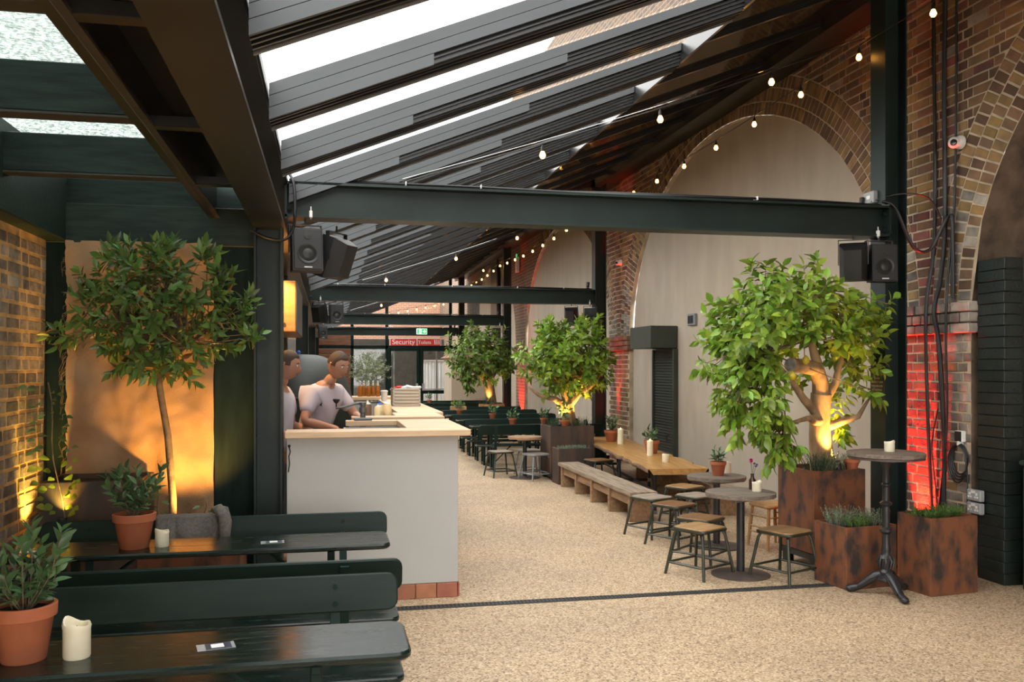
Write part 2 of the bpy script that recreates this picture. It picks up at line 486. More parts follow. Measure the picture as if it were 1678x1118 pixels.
def TR(x=0, y=0, z=0, rx=0, ry=0, rz=0):
    return Matrix.Translation((x, y, z)) @ Euler((R(rx), R(ry), R(rz))).to_matrix().to_4x4()
def spot(parent, loc, target, power, color, size=70, blend=0.6, radius=0.03):
    d = bpy.data.lights.new('spot_light', 'SPOT')
    d.energy = power; d.color = color; d.spot_size = R(size); d.spot_blend = blend; d.shadow_soft_size = radius
    o = obj('spot_light', d, None, loc)
    o.rotation_euler = (Vector(target) - Vector(loc)).to_track_quat('-Z', 'Y').to_euler()
    if parent:
        o.parent = parent
        o.location = Vector(loc) - Vector(parent.location)
    return o
def text(name, body, size, m, parent, M, extrude=0.0008, align='CENTER'):
    c = bpy.data.curves.new(name, 'FONT')
    c.body = body; c.size = size; c.align_x = align; c.align_y = 'CENTER'; c.extrude = extrude
    c.materials.append(MATS[m])
    t = bpy.data.objects.new('lettering_curve', c)
    COL.objects.link(t)
    bpy.context.view_layer.update()
    me = bpy.data.meshes.new_from_object(t.evaluated_get(bpy.context.evaluated_depsgraph_get()))
    me.name = name
    bpy.data.objects.remove(t)
    o = obj(name, me, parent)
    o.matrix_local = M
    return o
# ================================================================ the setting
fl = MB().box((1.5, 18, -0.05), (16, 60, 0.1)).build('floor', 'gravel')
tag(fl, 'beige resin bound gravel floor of the covered yard', 'floor', kind='structure')

# ---- right wall: brick viaduct wall with plastered arches
WX = 4.95
PER = 8.07
ARC = [10.65 + PER * k for k in (-1, 0, 1, 2)]
AA, AB, AZ = 3.5, 2.62, 2.1
RING = 0.45
def arch_z(y, yc, grow=0.0):
    q = 1 - ((y - yc) / (AA + grow)) ** 2
    return AZ + (AB + grow) * math.sqrt(max(0, q))
TOP = 9.0
wr = thing('wall_right', (0, 0, 0), 'brown brick viaduct wall with tall plastered arches along the yard', 'wall', kind='structure')
def wall_strip(y0, y1, zlo, zhi, mb, n=1, f=None, x=WX):
    for i in range(n):
        a = y0 + (y1 - y0) * i / n; b = y0 + (y1 - y0) * (i + 1) / n
        za = f(a) if f else zlo; zb = f(b) if f else zlo
        mb.add([(x, a, za), (x, b, zb), (x, b, zhi), (x, a, zhi)], [(0, 3, 2, 1)])
near = MB(); far = MB(); ZT = 5.5
edges = []
for yc in ARC:
    edges.append((yc - AA, yc + AA, yc))
YN0, YN1 = 4.2, 15.7
def emit(y0, y1, zlo, f, n):
    # split between the part with modelled bricks and the far or high part
    cuts = sorted(set([y0, y1] + [c for c in (YN0, YN1) if y0 < c < y1]))
    for a, b in zip(cuts[:-1], cuts[1:]):
        k = max(1, int(n * (b - a) / (y1 - y0)))
        if a >= YN0 - 1e-6 and b <= YN1 + 1e-6:
            wall_strip(a, b, zlo, ZT, near, k, f)
            wall_strip(a, b, ZT, TOP, far, 1)
        else:
            wall_strip(a, b, zlo, TOP, far, k, f)
prev = -6.5
for (a, b, yc) in edges:
    if a > prev:
        emit(prev, a, 0, None, 1)
    emit(max(a, -6.5), b, 0, (lambda y, yc=yc: arch_z(y, yc)), 60)
    prev = b
emit(prev, 40, 0, None, 1)
near.build('mortar_bed', 'mortar', wr)
tag(far.build('brickwork', 'brickwork', wr), 'brown brickwork high up and far along the wall')
# plaster infills and reveals
for i, (a, b, yc) in enumerate(edges):
    dep = 0.62 if i == 0 else 0.07
    m = MB()
    for k in range(60):
        y0 = a + (b - a) * k / 60; y1 = a + (b - a) * (k + 1) / 60
        m.add([(WX + dep, y0, 0), (WX + dep, y1, 0), (WX + dep, y1, arch_z(y1, yc)), (WX + dep, y0, arch_z(y0, yc))], [(0, 3, 2, 1)])
    m.build('arch_infill', 'plaster_pink' if i == 0 else 'plaster', wr)
    m = MB()
    for k in range(60):
        t0 = math.pi * k / 60; t1 = math.pi * (k + 1) / 60
        p = lambda t, x: (x, yc - AA * math.cos(t), AZ + AB * math.sin(t))
        m.add([p(t0, WX), p(t1, WX), p(t1, WX + dep), p(t0, WX + dep)], [(0, 1, 2, 3)])
    for y in (a, b):
        m.add([(WX, y, 0), (WX, y, AZ), (WX + dep, y, AZ), (WX + dep, y, 0)], [(0, 1, 2, 3)])
    m.build('arch_reveal', 'reveal' if i == 0 else 'mortar', wr)
# --- individual bricks
BR = []       # (screen size, polygon in y,z, material, proud)
def clip(poly, p, n):
    out = []
    for i in range(len(poly)):
        a = poly[i]; b = poly[(i + 1) % len(poly)]
        da = (a[0] - p[0]) * n[0] + (a[1] - p[1]) * n[1]; db = (b[0] - p[0]) * n[0] + (b[1] - p[1]) * n[1]
        if da >= 0: out.append(a)
        if (da >= 0) != (db >= 0):
            t = da / (da - db); out.append((a[0] + (b[0] - a[0]) * t, a[1] + (b[1] - a[1]) * t))
    return out
def area(p):
    return abs(sum(p[i][0] * p[(i + 1) % len(p)][1] - p[(i + 1) % len(p)][0] * p[i][1] for i in range(len(p)))) / 2
SA, CA = math.sin(R(11.73)), math.cos(R(11.73))
def screen(x, y, z):
    d = x * SA + y * CA
    return 839 + 1450 * (x * CA - y * SA) / d, 600 - 1450 * (z - EYE) / d, d
def add_brick(poly, kind, proud):
    A = area(poly)
    if A < 0.0006 or len(poly) < 3: return
    cy = sum(q[0] for q in poly) / len(poly); cz = sum(q[1] for q in poly) / len(poly)
    px, py, d = screen(WX, cy, cz)
    s = A * WX / d ** 3
    if not (-20 < px < 1690 and -10 < py < 1120) or 1420 < px < 1488 or (1130 < px < 1440 and py > 400): s *= 0.01
    if py > 850 and px > 1480: s *= 0.01
    BR.append((s, poly, kind, proud))
def pick(y, z):
    q = rnd.random()
    n = noise.noise((y * 0.8, z * 0.8, 3.1))
    if z < 3.0 and y < 7.3:
        if y < 6.35 + 0.12 * n: return 'brick_pale' if q < 0.75 else 'brick_yellow'
        return 'brick_red' if q < 0.7 else 'brick'
    if n > 0.25: return 'brick_yellow' if q < 0.6 else 'brick'
    if q < 0.62: return 'brick'
    if q < 0.80: return 'brick_yellow'
    if q < 0.95: return 'brick_red'
    return 'brick_pale'
j = 0
z = 0.0
CH = 0.08
while z < ZT - CH:
    y = YN0 - (j % 2) * 0.17; i = 0
    while y < YN1:
        wd = 0.225 if (i + j) % 2 == 0 else 0.1125
        g = 0.008
        poly = [(y + g, z + g), (y + wd - g, z + g), (y + wd - g, z + CH - g), (y + g, z + CH - g)]
        cy, cz = y + wd / 2, z + CH / 2
        ok = True
        for (a, b, yc) in edges[:3]:
            if cz < AZ:
                if a < cy < b: ok = False
                poly = clip(poly, (b, 0), (1, 0)) if abs(cy - b) < 0.2 else (clip(poly, (a, 0), (-1, 0)) if abs(cy - a) < 0.2 else poly)
            else:
                A_, B_ = AA + RING, AB + RING
                u, v = (cy - yc) / A_, (cz - AZ) / B_
                F = math.hypot(u, v)
                if F < 0.93: ok = False
                elif F < 1.08:
                    p = (yc + u / F * A_, AZ + v / F * B_); nn = (u / A_, v / B_); l = math.hypot(*nn)
                    poly = clip(poly, (p[0] + nn[0] / l * 0.006, p[1] + nn[1] / l * 0.006), nn)
            if not ok or len(poly) < 3: ok = False; break
        if ok:
            poly = [(q[0] + rnd.uniform(-.003, .003), q[1] + rnd.uniform(-.003, .003)) for q in poly]
            add_brick(poly, pick(cy, cz), rnd.uniform(0.004, 0.010))
        y += wd; i += 1
    z += CH; j += 1
# arch rings: three courses of bricks on edge
for ai, (a, b, yc) in enumerate(edges[:3]):
    for r in range(3):
        g0 = r * 0.15 + 0.008; g1 = (r + 1) * 0.15 - 0.008
        t = R(0.6)
        while t < math.pi - R(0.6):
            ra = math.hypot((AA + g0) * math.sin(t), (AB + g0) * math.cos(t))
            dt = 0.082 / ra
            if not (ai == 0 and t < math.pi / 2) and not (ai == 2 and t > 2.0):
                e = 0.008 / ra
                P = lambda tt, g: (yc - (AA + g) * math.cos(tt), AZ + (AB + g) * math.sin(tt))
                poly = [P(t + e, g0), P(t + dt - e, g0), P(t + dt - e, g1), P(t + e, g1)]
                cy, cz = P(t + dt / 2, (g0 + g1) / 2)
                k = 'brick_pale' if (cz < 3.0 and rnd.random() < .55) else ('brick_yellow' if rnd.random() < .4 else 'brick')
                poly = [(q[0] + rnd.uniform(-.003, .003), q[1] + rnd.uniform(-.003, .003)) for q in poly]
                add_brick(poly, k, rnd.uniform(0.004, 0.009))
            t += dt
BR.sort(key=lambda q: -q[0])
KM = ['brick', 'brick_yellow', 'brick_red', 'brick_pale']
mass = MB(); midx = []
for n_, (s_, poly, kind, proud) in enumerate(BR):
    c = (sum(q[0] for q in poly) / len(poly), sum(q[1] for q in poly) / len(poly))
    m = MB() if n_ < 300 else mass
    k = len(poly)
    inner = [(c[0] + (q[0] - c[0]) * 0.93, c[1] + (q[1] - c[1]) * 0.90) for q in poly]
    vs = [(WX + 0.004, *q) for q in poly] + [(WX - proud * 0.6, *q) for q in poly] + [(WX - proud, *q) for q in inner]
    fs = [tuple(range(2 * k, 3 * k))]
    for r_ in range(2):
        fs += [(r_ * k + i, r_ * k + (i + 1) % k, (r_ + 1) * k + (i + 1) % k, (r_ + 1) * k + i) for i in range(k)]
    p0, p1, p2 = (Vector(vs[2 * k + i]) for i in range(3))
    if (p1 - p0).cross(p2 - p1).x > 0: fs = [tuple(reversed(f)) for f in fs]
    m.add(vs, fs)
    if n_ < 300:
        m.build('brick', kind, wr)
    else:
        midx += [KM.index(kind)] * len(fs)
mo = mass.build('brick_courses', None, wr)
for k in KM: mo.data.materials.append(MATS[k])
mo.data.polygons.foreach_set('material_index', midx)
tag(mo, kind='stuff')
# impost bands on the piers
for pi, pc in enumerate([6.585 + PER * k for k in (0, 1, 2)]):
    m = MB()
    for row in range(3):
        y = pc - 0.56
        while y < pc + 0.54:
            wd = min(0.22 if row != 1 else 0.115, pc + 0.56 - y)
            m.box((WX - 0.015, y + wd / 2, 1.95 + row * 0.085), (0.10 + rnd.uniform(-.006, .006), wd - 0.01, 0.076), 0.008)
            y += wd
    tag(m.build('impost_band', 'brick_pale' if pi == 0 else 'brick', wr), 'projecting stained brick band on the pier')

# ---- painted brick pier, post and bin at the arch on the right edge
pp = thing('painted_pier', (5.06, 5.88, 0), 'dark green painted brick pier beside the bare brick pier', 'pier', kind='structure')
MB().box((0, 0, 1.235), (0.14, 0.26, 2.47)).build('core', 'brick_painted', pp)
for k in range(29):
    zz = 0.043 + k * 0.085
    MB().box((-0.02, 0.0 + (0.006 if k % 2 else 0.0), zz), (0.16 + rnd.uniform(-.003, .003), 0.28 + rnd.uniform(-.004, .004), 0.082), 0.004).build('brick', 'brick_painted', pp)
ps = MB().box((5.28, 5.70, 1.23), (0.17, 0.12, 2.46), 0.01).build('painted_post', 'timber_green_post')
tag(ps, 'tall dark green timber post behind the painted brick pier', 'post', kind='structure')
bn = thing('storage_bin', (5.22, 5.42, 0), 'dark green box on the floor at the right edge beside the painted pier', 'box')
MB().box((0, 0, 0.46), (0.5, 0.34, 0.92), 0.02).build('body', 'bin_green', bn)
MB().box((0, 0, 0.94), (0.53, 0.37, 0.04), 0.012).build('lid', 'bin_green', bn)

# ---- left brick wall
wl = thing('wall_left', (0, 0, 0), 'grey and brown brick wall with wide tan mortar joints on the left', 'wall', kind='structure')
LX = -1.86
def lean(z): return LX - 0.03 * (2.5 - z) / 2.5
m = MB(); m.add([(lean(0), -6.5, 0), (lean(0), 6.47, 0), (LX, 6.47, 2.5), (LX, -6.5, 2.5)], [(0, 1, 2, 3)])
m.box((LX - 0.16, 0, 1.25), (0.22, 13, 2.5))
m.build('mortar_bed', 'mortar_tan', wl)
j = 0; z = 0.02
while z < 2.45:
    y = 5.35 - (j % 2) * 0.09; i = 0
    while y < 6.46:
        wd = 0.24 if (i + j) % 2 == 0 else 0.135
        wd *= rnd.uniform(0.9, 1.1)
        e = min(y + wd - 0.026, 6.465)
        if e - y > 0.03:
            h = 0.062 * rnd.uniform(0.9, 1.08)
            MB().box((lean(z + 0.04) + 0.0005, (y + e) / 2, z + 0.04), (0.008 + rnd.uniform(-.002, .003), e - y, h), 0.003,
                     ).build('brick', 'brick_grey', wl)
        y += wd; i += 1
    z += 0.084; j += 1
# ---- burlap bay end: green timber frame
tf = thing('trim_1', (0, 0, 0), 'dark green painted timber frame around the burlap panel', 'frame', kind='structure')
MB().box((-1.79, 6.55, 1.3), (0.15, 0.14, 2.6), 0.006).build('post', 'timber_green_post', tf)
MB().box((-0.655, 6.55, 1.3), (0.29, 0.14, 2.6), 0.006).build('post', 'timber_green_post', tf)
MB().box((-1.18, 6.54, 2.62), (1.4, 0.15, 0.27), 0.006).build('lintel', 'timber_green', tf)
MB().box((-1.25, 6.60, 1.2), (0.95, 0.04, 2.4)).build('backing_board', 'dark_wall', tf)
tp = MB().box((-1.82, 0.0, 2.75), (0.17, 13, 0.51), 0.008).build('trim_2', 'timber_green')
tag(tp, 'dark green timber wall plate above the left brick wall', 'timber beam', kind='structure')
# burlap sheet with wrinkles and a frayed edge
bl = thing('burlap_panel', (-1.255, 6.455, 0), 'brown burlap sheet hung in the green frame behind the bay tree', 'burlap')
m = MB(); nx, nz = 36, 70; W, Hh = 0.95, 1.95
for jz in range(nz + 1):
    for ix in range(nx + 1):
        u = ix / nx; v = jz / nz
        x = (u - .5) * W; zz = 0.55 + v * Hh
        if ix == 0: x += 0.02 * noise.noise((0, zz * 9, 1.7)) + 0.012 * noise.noise((0, zz * 33, 5))
        yy = 0.026 * noise.noise((x * 3.2, 0, zz * 2.2)) + 0.034 * noise.noise((x * 6, 3, zz * 5)) + 0.014 * noise.noise((x * 18, 7, zz * 14)) + 0.01 * math.sin(x * 26 + 1.5 * noise.noise((x, 0, zz)))
        m.v.append((x, yy - 0.01, zz))
for jz in range(nz):
    for ix in range(nx):
        q = jz * (nx + 1) + ix
        m.f.append((q, q + 1, q + nx + 2, q + nx + 1))
m.build('cloth', 'burlap', bl, 60)
m = MB()
for k in range(45):
    zz = 0.6 + rnd.random() * 1.9; l = rnd.uniform(0.02, 0.07)
    m.tube([(-W / 2 + 0.005, -0.015, zz), (-W / 2 - l * .4, -0.02, zz - l * .3 + rnd.uniform(-.02, .02)), (-W / 2 - l * .35, -0.03, zz - l)], 0.0009, 3)
for k in range(5):
    zz = rnd.uniform(1.2, 2.2)
    m.tube([(-W / 2, -0.02, zz), (-W / 2 - .04, -0.025, zz - .1), (-W / 2 - .01, -0.03, zz - .2), (-W / 2 - .03, -0.03, zz - .32)], 0.001, 3)
tag(m.build('frayed_threads', 'burlap', bl), kind='stuff')

# ---- steel frame
def Ibeam(mb, p0, p1, d=0.25, bf=0.2, tw=0.012, tflg=0.018, M=None):
    """I section along x (p0,p1 x range) centred y=0, top z=d"""
    L = p1 - p0; c = (p0 + p1) / 2
    mb.box((c, 0, tflg / 2), (L, bf, tflg), 0, M); mb.box((c, 0, d - tflg / 2), (L, bf, tflg), 0, M); mb.box((c, 0, d / 2), (L, tw, d - 2 * tflg), 0, M)
ROWY = [6.5 + 8.05 * k for k in range(4)]
ORD = ['nearest to the camera', 'second from the camera', 'third from the camera', 'farthest from the camera']
HB = 2.70
for k, y in enumerate(ROWY):
    b = thing('steel_beam', (0, y, HB), 'dark green steel cross beam spanning the yard, ' + ORD[k], 'beam', kind='structure')
    m = MB(); Ibeam(m, -0.30, 4.47); m.build('i_section', 'steel_green', b)
    m = MB(); m.box((-0.292, 0, 0.125), (0.016, 0.2, 0.28)); m.box((4.462, 0, 0.125), (0.016, 0.2, 0.28)); m.build('end_plate', 'steel_green', b)
    for x in (-0.27, 4.44):
        for zz in (0.06, 0.19):
            MB().tube([(x - 0.012, -0.05, zz), (x + 0.02, -0.05, zz)], 0.014, 6).build('bolt', 'steel_green', b)
    # cable run on the top flange
    m = MB()
    for q in range(3):
        pts = []
        for i in range(40):
            x = -0.25 + 4.65 * i / 39
            pts.append((x, -0.07 + q * 0.022 + 0.008 * math.sin(x * 3 + q * 2), 0.262 + 0.007 * math.sin(x * 2.3 + q) + (0.004 * q)))
        m.tube(pts, 0.009, 5)
    m.build('cable', 'black_cable', b, 60)
    for x in ([0.15, 0.9, 2.0, 3.1, 3.9] if k else [0.55, 1.1, 3.3]):
        MB().box((x, -0.06, 0.268), (0.008, 0.075, 0.03), 0.003).build('cable_tie', 'tie_white', b)
    for x in (-0.12, 4.35):
        m = MB(); m.box((x, -0.1, 0.02), (0.022, 0.03, 0.05), 0.004); m.tube([(x, -0.1, -0.015), (x, -0.1, 0.075)], 0.004, 6)
        m.build('clamp', 'white_plastic', b)
    c = thing('steel_column', (4.57, y + 0.08, 0), 'dark green steel column against the brick wall, ' + ORD[k], 'column', kind='structure')
    m = MB()
    for x in (-0.093, 0.093): m.box((x, 0, 2.43), (0.014, 0.2, 4.86))
    m.box((0, 0, 2.43), (0.175, 0.01, 4.86)); m.build('h_section', 'steel_green', c)
    MB().box((0, 0, 0.012), (0.32, 0.32, 0.024), 0.004).build('base_plate', 'steel_dark', c)
    c = thing('steel_column', (-0.405, y - 0.1, 0), 'dark green steel post on the kitchen side, ' + ORD[k], 'column', kind='structure')
    m = MB()
    for x in (-0.088, 0.088): m.box((x, 0, 1.3), (0.014, 0.2, 2.6))
    m.box((0, 0, 1.3), (0.17, 0.01, 2.6)); m.build('h_section', 'steel_green', c)
    MB().box((0, 0, 0.012), (0.3, 0.3, 0.024), 0.004).build('base_plate', 'steel_dark', c)
# long edge beam along the left side of the glass roof
eb = thing('edge_beam', (-0.395, 0, 2.6), 'large dark steel beam running away overhead along the roof edge', 'beam', kind='structure')
m = MB(); M = Matrix.Rotation(R(90), 4, 'Z')
Ibeam(m, -6.5, 31.5, 0.34, 0.21, 0.014, 0.02, M); m.build('i_section', 'steel_dark', eb)
m = MB(); m.box((0.09, 12.5, 0.36), (0.05, 38, 0.05)); m.build('gutter_angle', 'steel_green', eb)
# left bay: joists, ties, soffit, wired glass
cl = thing('ceiling_2', (0, 0, 0), 'low glazed canopy on green timber joists over the left benches', 'ceiling', kind='structure')
for yj in (-5.9, -4.66, -3.42, -2.18, -0.94, 0.3, 1.55, 2.79, 4.03, 5.28, 6.50):
    MB().box((-1.31, yj + 0.05, 2.826), (1.07, 0.09, 0.212), 0.005).build('joist', 'timber_green', cl)
    MB().box((-1.31, yj + 0.05, 2.713), (1.07, 0.10, 0.013), 0.003).build('joist_strip', 'glass_frame', cl)
    MB().box((-0.64, yj + 0.05, 2.71), (0.28, 0.07, 0.05), 0.003).build('cross_tie', 'soffit', cl)
for k, yj in enumerate((-5.85, -4.61, -3.37, -2.13, -0.89, 0.35, 1.60, 2.84, 4.08, 5.33)):
    m = MB(); m.box((-1.32, yj + 0.62, 3.03), (1.09, 1.22, 0.008)); m.build('glass_pane', 'wired_glass', cl)
MB().box((-0.79, -0.3, 2.86), (0.045, 13.6, 0.36), 0.003).build('channel', 'soffit', cl)
MB().box((-0.775, -0.3, 2.69), (0.075, 13.6, 0.016)).build('channel_lip', 'glass_frame', cl)
MB().box((-0.63, -0.3, 2.93), (0.28, 13.6, 0.02)).build('soffit_board', 'soffit', cl)
MB().box((-1.18, 6.66, 2.8), (1.4, 0.1, 0.45)).build('end_board', 'timber_green', cl)

# ---- sloping louvre roof
rf = thing('ceiling_1', (0, 0, 0), 'sloping glass roof with dark grey telescoping rafters', 'ceiling', kind='structure')
X0, X1, ZS, SL = -0.27, 2.66, 3.07, 0.40
def rz_(x): return ZS + SL * x
def slab(mb, xa, xb, ya, yb, d0, d1):
    """bar along the slope, depth d0..d1 below the roof plane"""
    vs = []
    for x in (xa, xb):
        for y in (ya, yb):
            for d in (d0, d1):
                vs.append((x, y, rz_(x) - d))
    mb.add(vs, [(0, 1, 3, 2), (4, 6, 7, 5), (0, 4, 5, 1), (2, 3, 7, 6), (0, 2, 6, 4), (1, 5, 7, 3)])
def fin_parts():
    a = MB(); slab(a, X0, X1, 0.030, 0.20, -0.01, 0.15)
    b = MB()
    for i in range(6): slab(b, X0, X1, 0.014, 0.032, 0.020 + i * 0.026, 0.026 + i * 0.026)
    for i in range(3): slab(b, X0, X1, 0.045 + i * 0.05, 0.058 + i * 0.05, 0.15, 0.163)
    c = MB(); slab(c, X0, X1, 0.188, 0.202, 0.148, 0.168)
    t = MB(); slab(t, X0, X1, 0.0, 0.014, -0.005, 0.052)
    t2 = MB(); slab(t2, X0, 1.46, 0.0, 0.016, 0.055, 0.107)
    t3 = MB(); slab(t3, X0, 0.50, 0.0, 0.018, 0.110, 0.164)
    f = MB(); slab(f, X0, X1, 0.205, 0.245, 0.02, 0.06)
    return [('core', a, 'rail_black'), ('rail', b, 'rail_black'), ('edge_strip', c, 'rail_edge'), ('cover_board', t, 'board_grey'),
            ('cover_board', t2, 'board_grey'), ('cover_board', t3, 'board_grey'), ('glazing_bar', f, 'glass_frame')]
FP = [(n, a.mesh(n, q)) for n, a, q in fin_parts()]
pane = MB(); slab(pane, X0, X1, 0.22, 1.06, -0.018, -0.010)
pane_me = pane.mesh('glass_pane', 'roof_glass')
pn = MB(); slab(pn, X1 + 0.10, WX, 0.02, 1.05, 0.0, 0.02); pn_me = pn.mesh('fixed_panel', 'panel_gloss')
pl = MB(); slab(pl, X1, WX, -0.02, 0.03, 0.01, 0.06); pl_me = pl.mesh('purlin', 'rail_black')
for k in range(-10, 26):
    y = 4.26 + 1.07 * k
    e = obj('rafter', None, rf, (0, y, 0))
    for n, me in FP: obj(n, me, e)
    obj('glass_pane', pane_me, rf, (0, y, 0))
    obj('fixed_panel', pn_me, rf, (0, y, 0))
    obj('purlin', pl_me, rf, (0, y, 0))
m = MB(); slab(m, X1, X1 + 0.035, -6.5, 32, 0.0, 0.14); m.build('end_channel', 'rail_black', rf)
m = MB(); slab(m, X1 + 0.10, X1 + 0.14, -6.5, 32, -0.01, 0.035); m.build('edge_trim', 'glass_frame', rf)
m = MB(); m.box((WX - 0.18, 12.7, 4.93), (0.30, 38.5, 0.22)); m.box((WX - 0.42, 12.7, 4.80), (0.12, 38.5, 0.14)); m.build('wall_gutter', 'soffit', rf)

# ---- kitchen side and far end
kw = MB().box((-2.6, 19, 1.5), (0.1, 25, 3.0)).build('wall_kitchen', 'dark_wall')
tag(kw, 'dark wall at the back of the open kitchen', 'wall', kind='structure')
ks = MB().box((-1.5, 19, 2.62), (2.0, 24.6, 0.06)).build('ceiling_3', 'hood_wood')
tag(ks, 'timber soffit over the open kitchen', 'ceiling', kind='structure')
we = thing('wall_end', (0, 31.6, 0), 'green framed glazed screen with double doors at the far end', 'glass screen', kind='structure')
MULL = [-0.68, 0.82, 2.03, 3.23, 4.30]
m = MB()
for x in MULL: m.box((x, 0, 2.4 if x != 3.23 else 1.16), (0.11, 0.1, 4.8 if x != 3.23 else 2.32), 0.01)
m.box((2.0, 0, 2.32), (5.6, 0.1, 0.12), 0.01); m.box((2.0, 0, 2.98), (5.6, 0.1, 0.1), 0.01); m.box((2.0, 0, 0.06), (5.6, 0.1, 0.12), 0.01)
m.build('frame', 'timber_green_post', we)
for a, b in ((-0.68, 0.82), (0.82, 2.03), (2.03, 4.30)):
    MB().box(((a + b) / 2, 0, 2.67), (b - a - .1, 0.012, 0.56)).build('pane', 'door_glass', we)
    MB().box(((a + b) / 2, 0, 3.9), (b - a - .1, 0.012, 1.75)).build('pane', 'door_glass', we)
MB().box((1.42, 0, 1.2), (1.1, 0.012, 2.2)).build('pane', 'door_glass', we)
m = MB()
for i in range(11): m.box((0.07, -0.03, 0.15 + i * 0.2), (1.42, 0.03, 0.19), 0.01)
m.build('timber_panel', 'clad_brown', we)
m = MB()
for i in range(3): m.box((0.07, -0.03, 2.47 + i * 0.19), (1.42, 0.03, 0.18), 0.01)
m.build('timber_panel', 'clad_brown', we)
for n, (xc, s) in enumerate(((2.63, 1), (3.77, -1))):
    d = thing('door_%d' % (n + 1), (xc, 31.55, 0), ('left leaf of the green framed glass doors at the far end' if n == 0 else 'right leaf of the far green glass doors, before white hoarding'), 'door', kind='structure')
    m = MB()
    for x in (-0.50, 0.50): m.box((x, 0, 1.16), (0.11, 0.06, 2.3), 0.01)
    for zz in (0.1, 0.72, 2.24): m.box((0, 0, zz), (0.95, 0.06, 0.12), 0.01)
    m.build('frame', 'timber_green_post', d)
    MB().box((0, 0, 1.5), (0.92, 0.012, 1.45)).build('pane', 'door_glass', d)
    MB().box((0, 0, 0.42), (0.92, 0.012, 0.5)).build('pane', 'door_glass', d)
    m = MB(); m.tube([(-0.5, -0.09, 0.82), (0.5, -0.09, 0.82)], 0.025, 8); m.box((s * 0.46, -0.06, 0.9), (0.08, 0.06, 0.26), 0.01)
    m.build('push_bar', 'galvanised', d)
# outside the glass: yard wall, hoarding, signs, pale kiosk
yb = MB().box((2, 40, 2.8), (22, 0.3, 5.6)).build('wall_back', 'brickwork_far')
tag(yb, 'red brick building beyond the glazed end', 'wall', kind='structure')
ho = thing('hoarding', (4.55, 34, 0), 'white ribbed hoarding outside the far glass doors', 'hoarding')
MB().box((0, 0, 0.92), (2.0, 0.04, 1.84)).build('panel', 'hoarding', ho)
for i in range(16): MB().box((-0.95 + i * 0.125, -0.03, 0.92), (0.03, 0.03, 1.8)).build('rib', 'hoarding', ho)
MB().box((0, -0.03, 1.86), (2.04, 0.08, 0.05)).build('cap_rail', 'white_plastic', ho)
sh = MB()
sh.box((2.6, 38.5, 1.4), (11.0, 0.2, 2.8))
tag(sh.build('wall_yard', 'dark_wall'), 'dark shed wall in the yard beyond the glass', 'wall', kind='structure')
sg = thing('red_sign', (3.15, 33.2, 2.54), 'red sign reading Security and Toilets hung outside the far doors', 'sign')
MB().box((-0.40, 0, 0), (0.98, 0.03, 0.26), 0.004).build('board', 'sign_red', sg)
MB().box((0.56, 0, 0), (0.86, 0.03, 0.26), 0.004).build('board', 'sign_red', sg)
m = MB()
for zz in (-0.14, 0.14): m.box((0.05, 0, zz), (1.92, 0.035, 0.02))
for x in (-0.9, 0.11, 1.0): m.box((x, 0, 0), (0.02, 0.035, 0.28))
m.build('border', 'sign_white', sg)
for x in (-0.75, 0.85): MB().box((x, 0.04, -1.20), (0.05, 0.05, 2.68)).build('post', 'galvanised', sg)
FR = Matrix.Rotation(R(90), 4, 'X')
text('lettering', 'Security', 0.26, 'sign_white', sg, Matrix.Translation((-0.40, -0.02, 0.0)) @ FR)
text('lettering', 'Toilets', 0.18, 'sign_white', sg, Matrix.Translation((0.39, -0.02, -0.01)) @ FR)
for i in range(3):
    m = MB(); m.box((0.78 + i * 0.075, -0.02, -0.02), (0.035, 0.008, 0.12)); m.ball((0.78 + i * 0.075, -0.02, 0.07), 0.02, 8, 5); m.build('icon', 'sign_white', sg)
kk = thing('plaster_kiosk', (4.32, 28, 0), 'pale plastered kiosk corner beyond the far planter tree', 'kiosk', kind='structure')
MB().box((0, 0, 0.95), (1.2, 1.8, 1.9)).build('wall', 'plaster', kk)
m = MB(); m.prism([(-0.72, 0), (0.6, 0), (0.6, 0.22), (-0.3, 0.22)], -1.0, 1.0, Matrix.Translation((0, 0, 1.9)) @ FR); m.build('roof_edge', 'far_brick', kk)
# high balcony by the far arch
ba = thing('balcony', (4.55, 26.0, 3.05), 'small dark railed balcony high on the wall far off', 'balcony', kind='structure')
MB().box((0, 0, 0), (0.7, 2.2, 0.08)).build('deck', 'steel_dark', ba)
m = MB()
for i in range(12): m.tube([(-0.33, -1.05 + i * 0.19, 0.04), (-0.33, -1.05 + i * 0.19, 1.0)], 0.012, 5)
m.tube([(-0.33, -1.1, 1.0), (-0.33, 1.1, 1.0)], 0.02, 6)
m.build('railing', 'steel_dark', ba)
MB().box((0.37, 0.3, 1.1), (0.05, 1.0, 2.0)).build('door_leaf', 'steel_dark', ba)
# drain channel
dr = thing('drain_channel', (2.1, 6.03, 0), 'narrow dark slotted drain grating across the gravel floor', 'drain')
MB().box((0, 0, 0.001), (5.0, 0.075, 0.004)).build('channel', 'wick', dr)
m = MB()
for i in range(180): m.box((-2.48 + i * 0.0277, 0, 0.003), (0.016, 0.074, 0.006))
for y in (-0.036, 0, 0.036): m.box((0, y, 0.0035), (5.0, 0.008, 0.007))
m.build('grating', 'drain', dr)
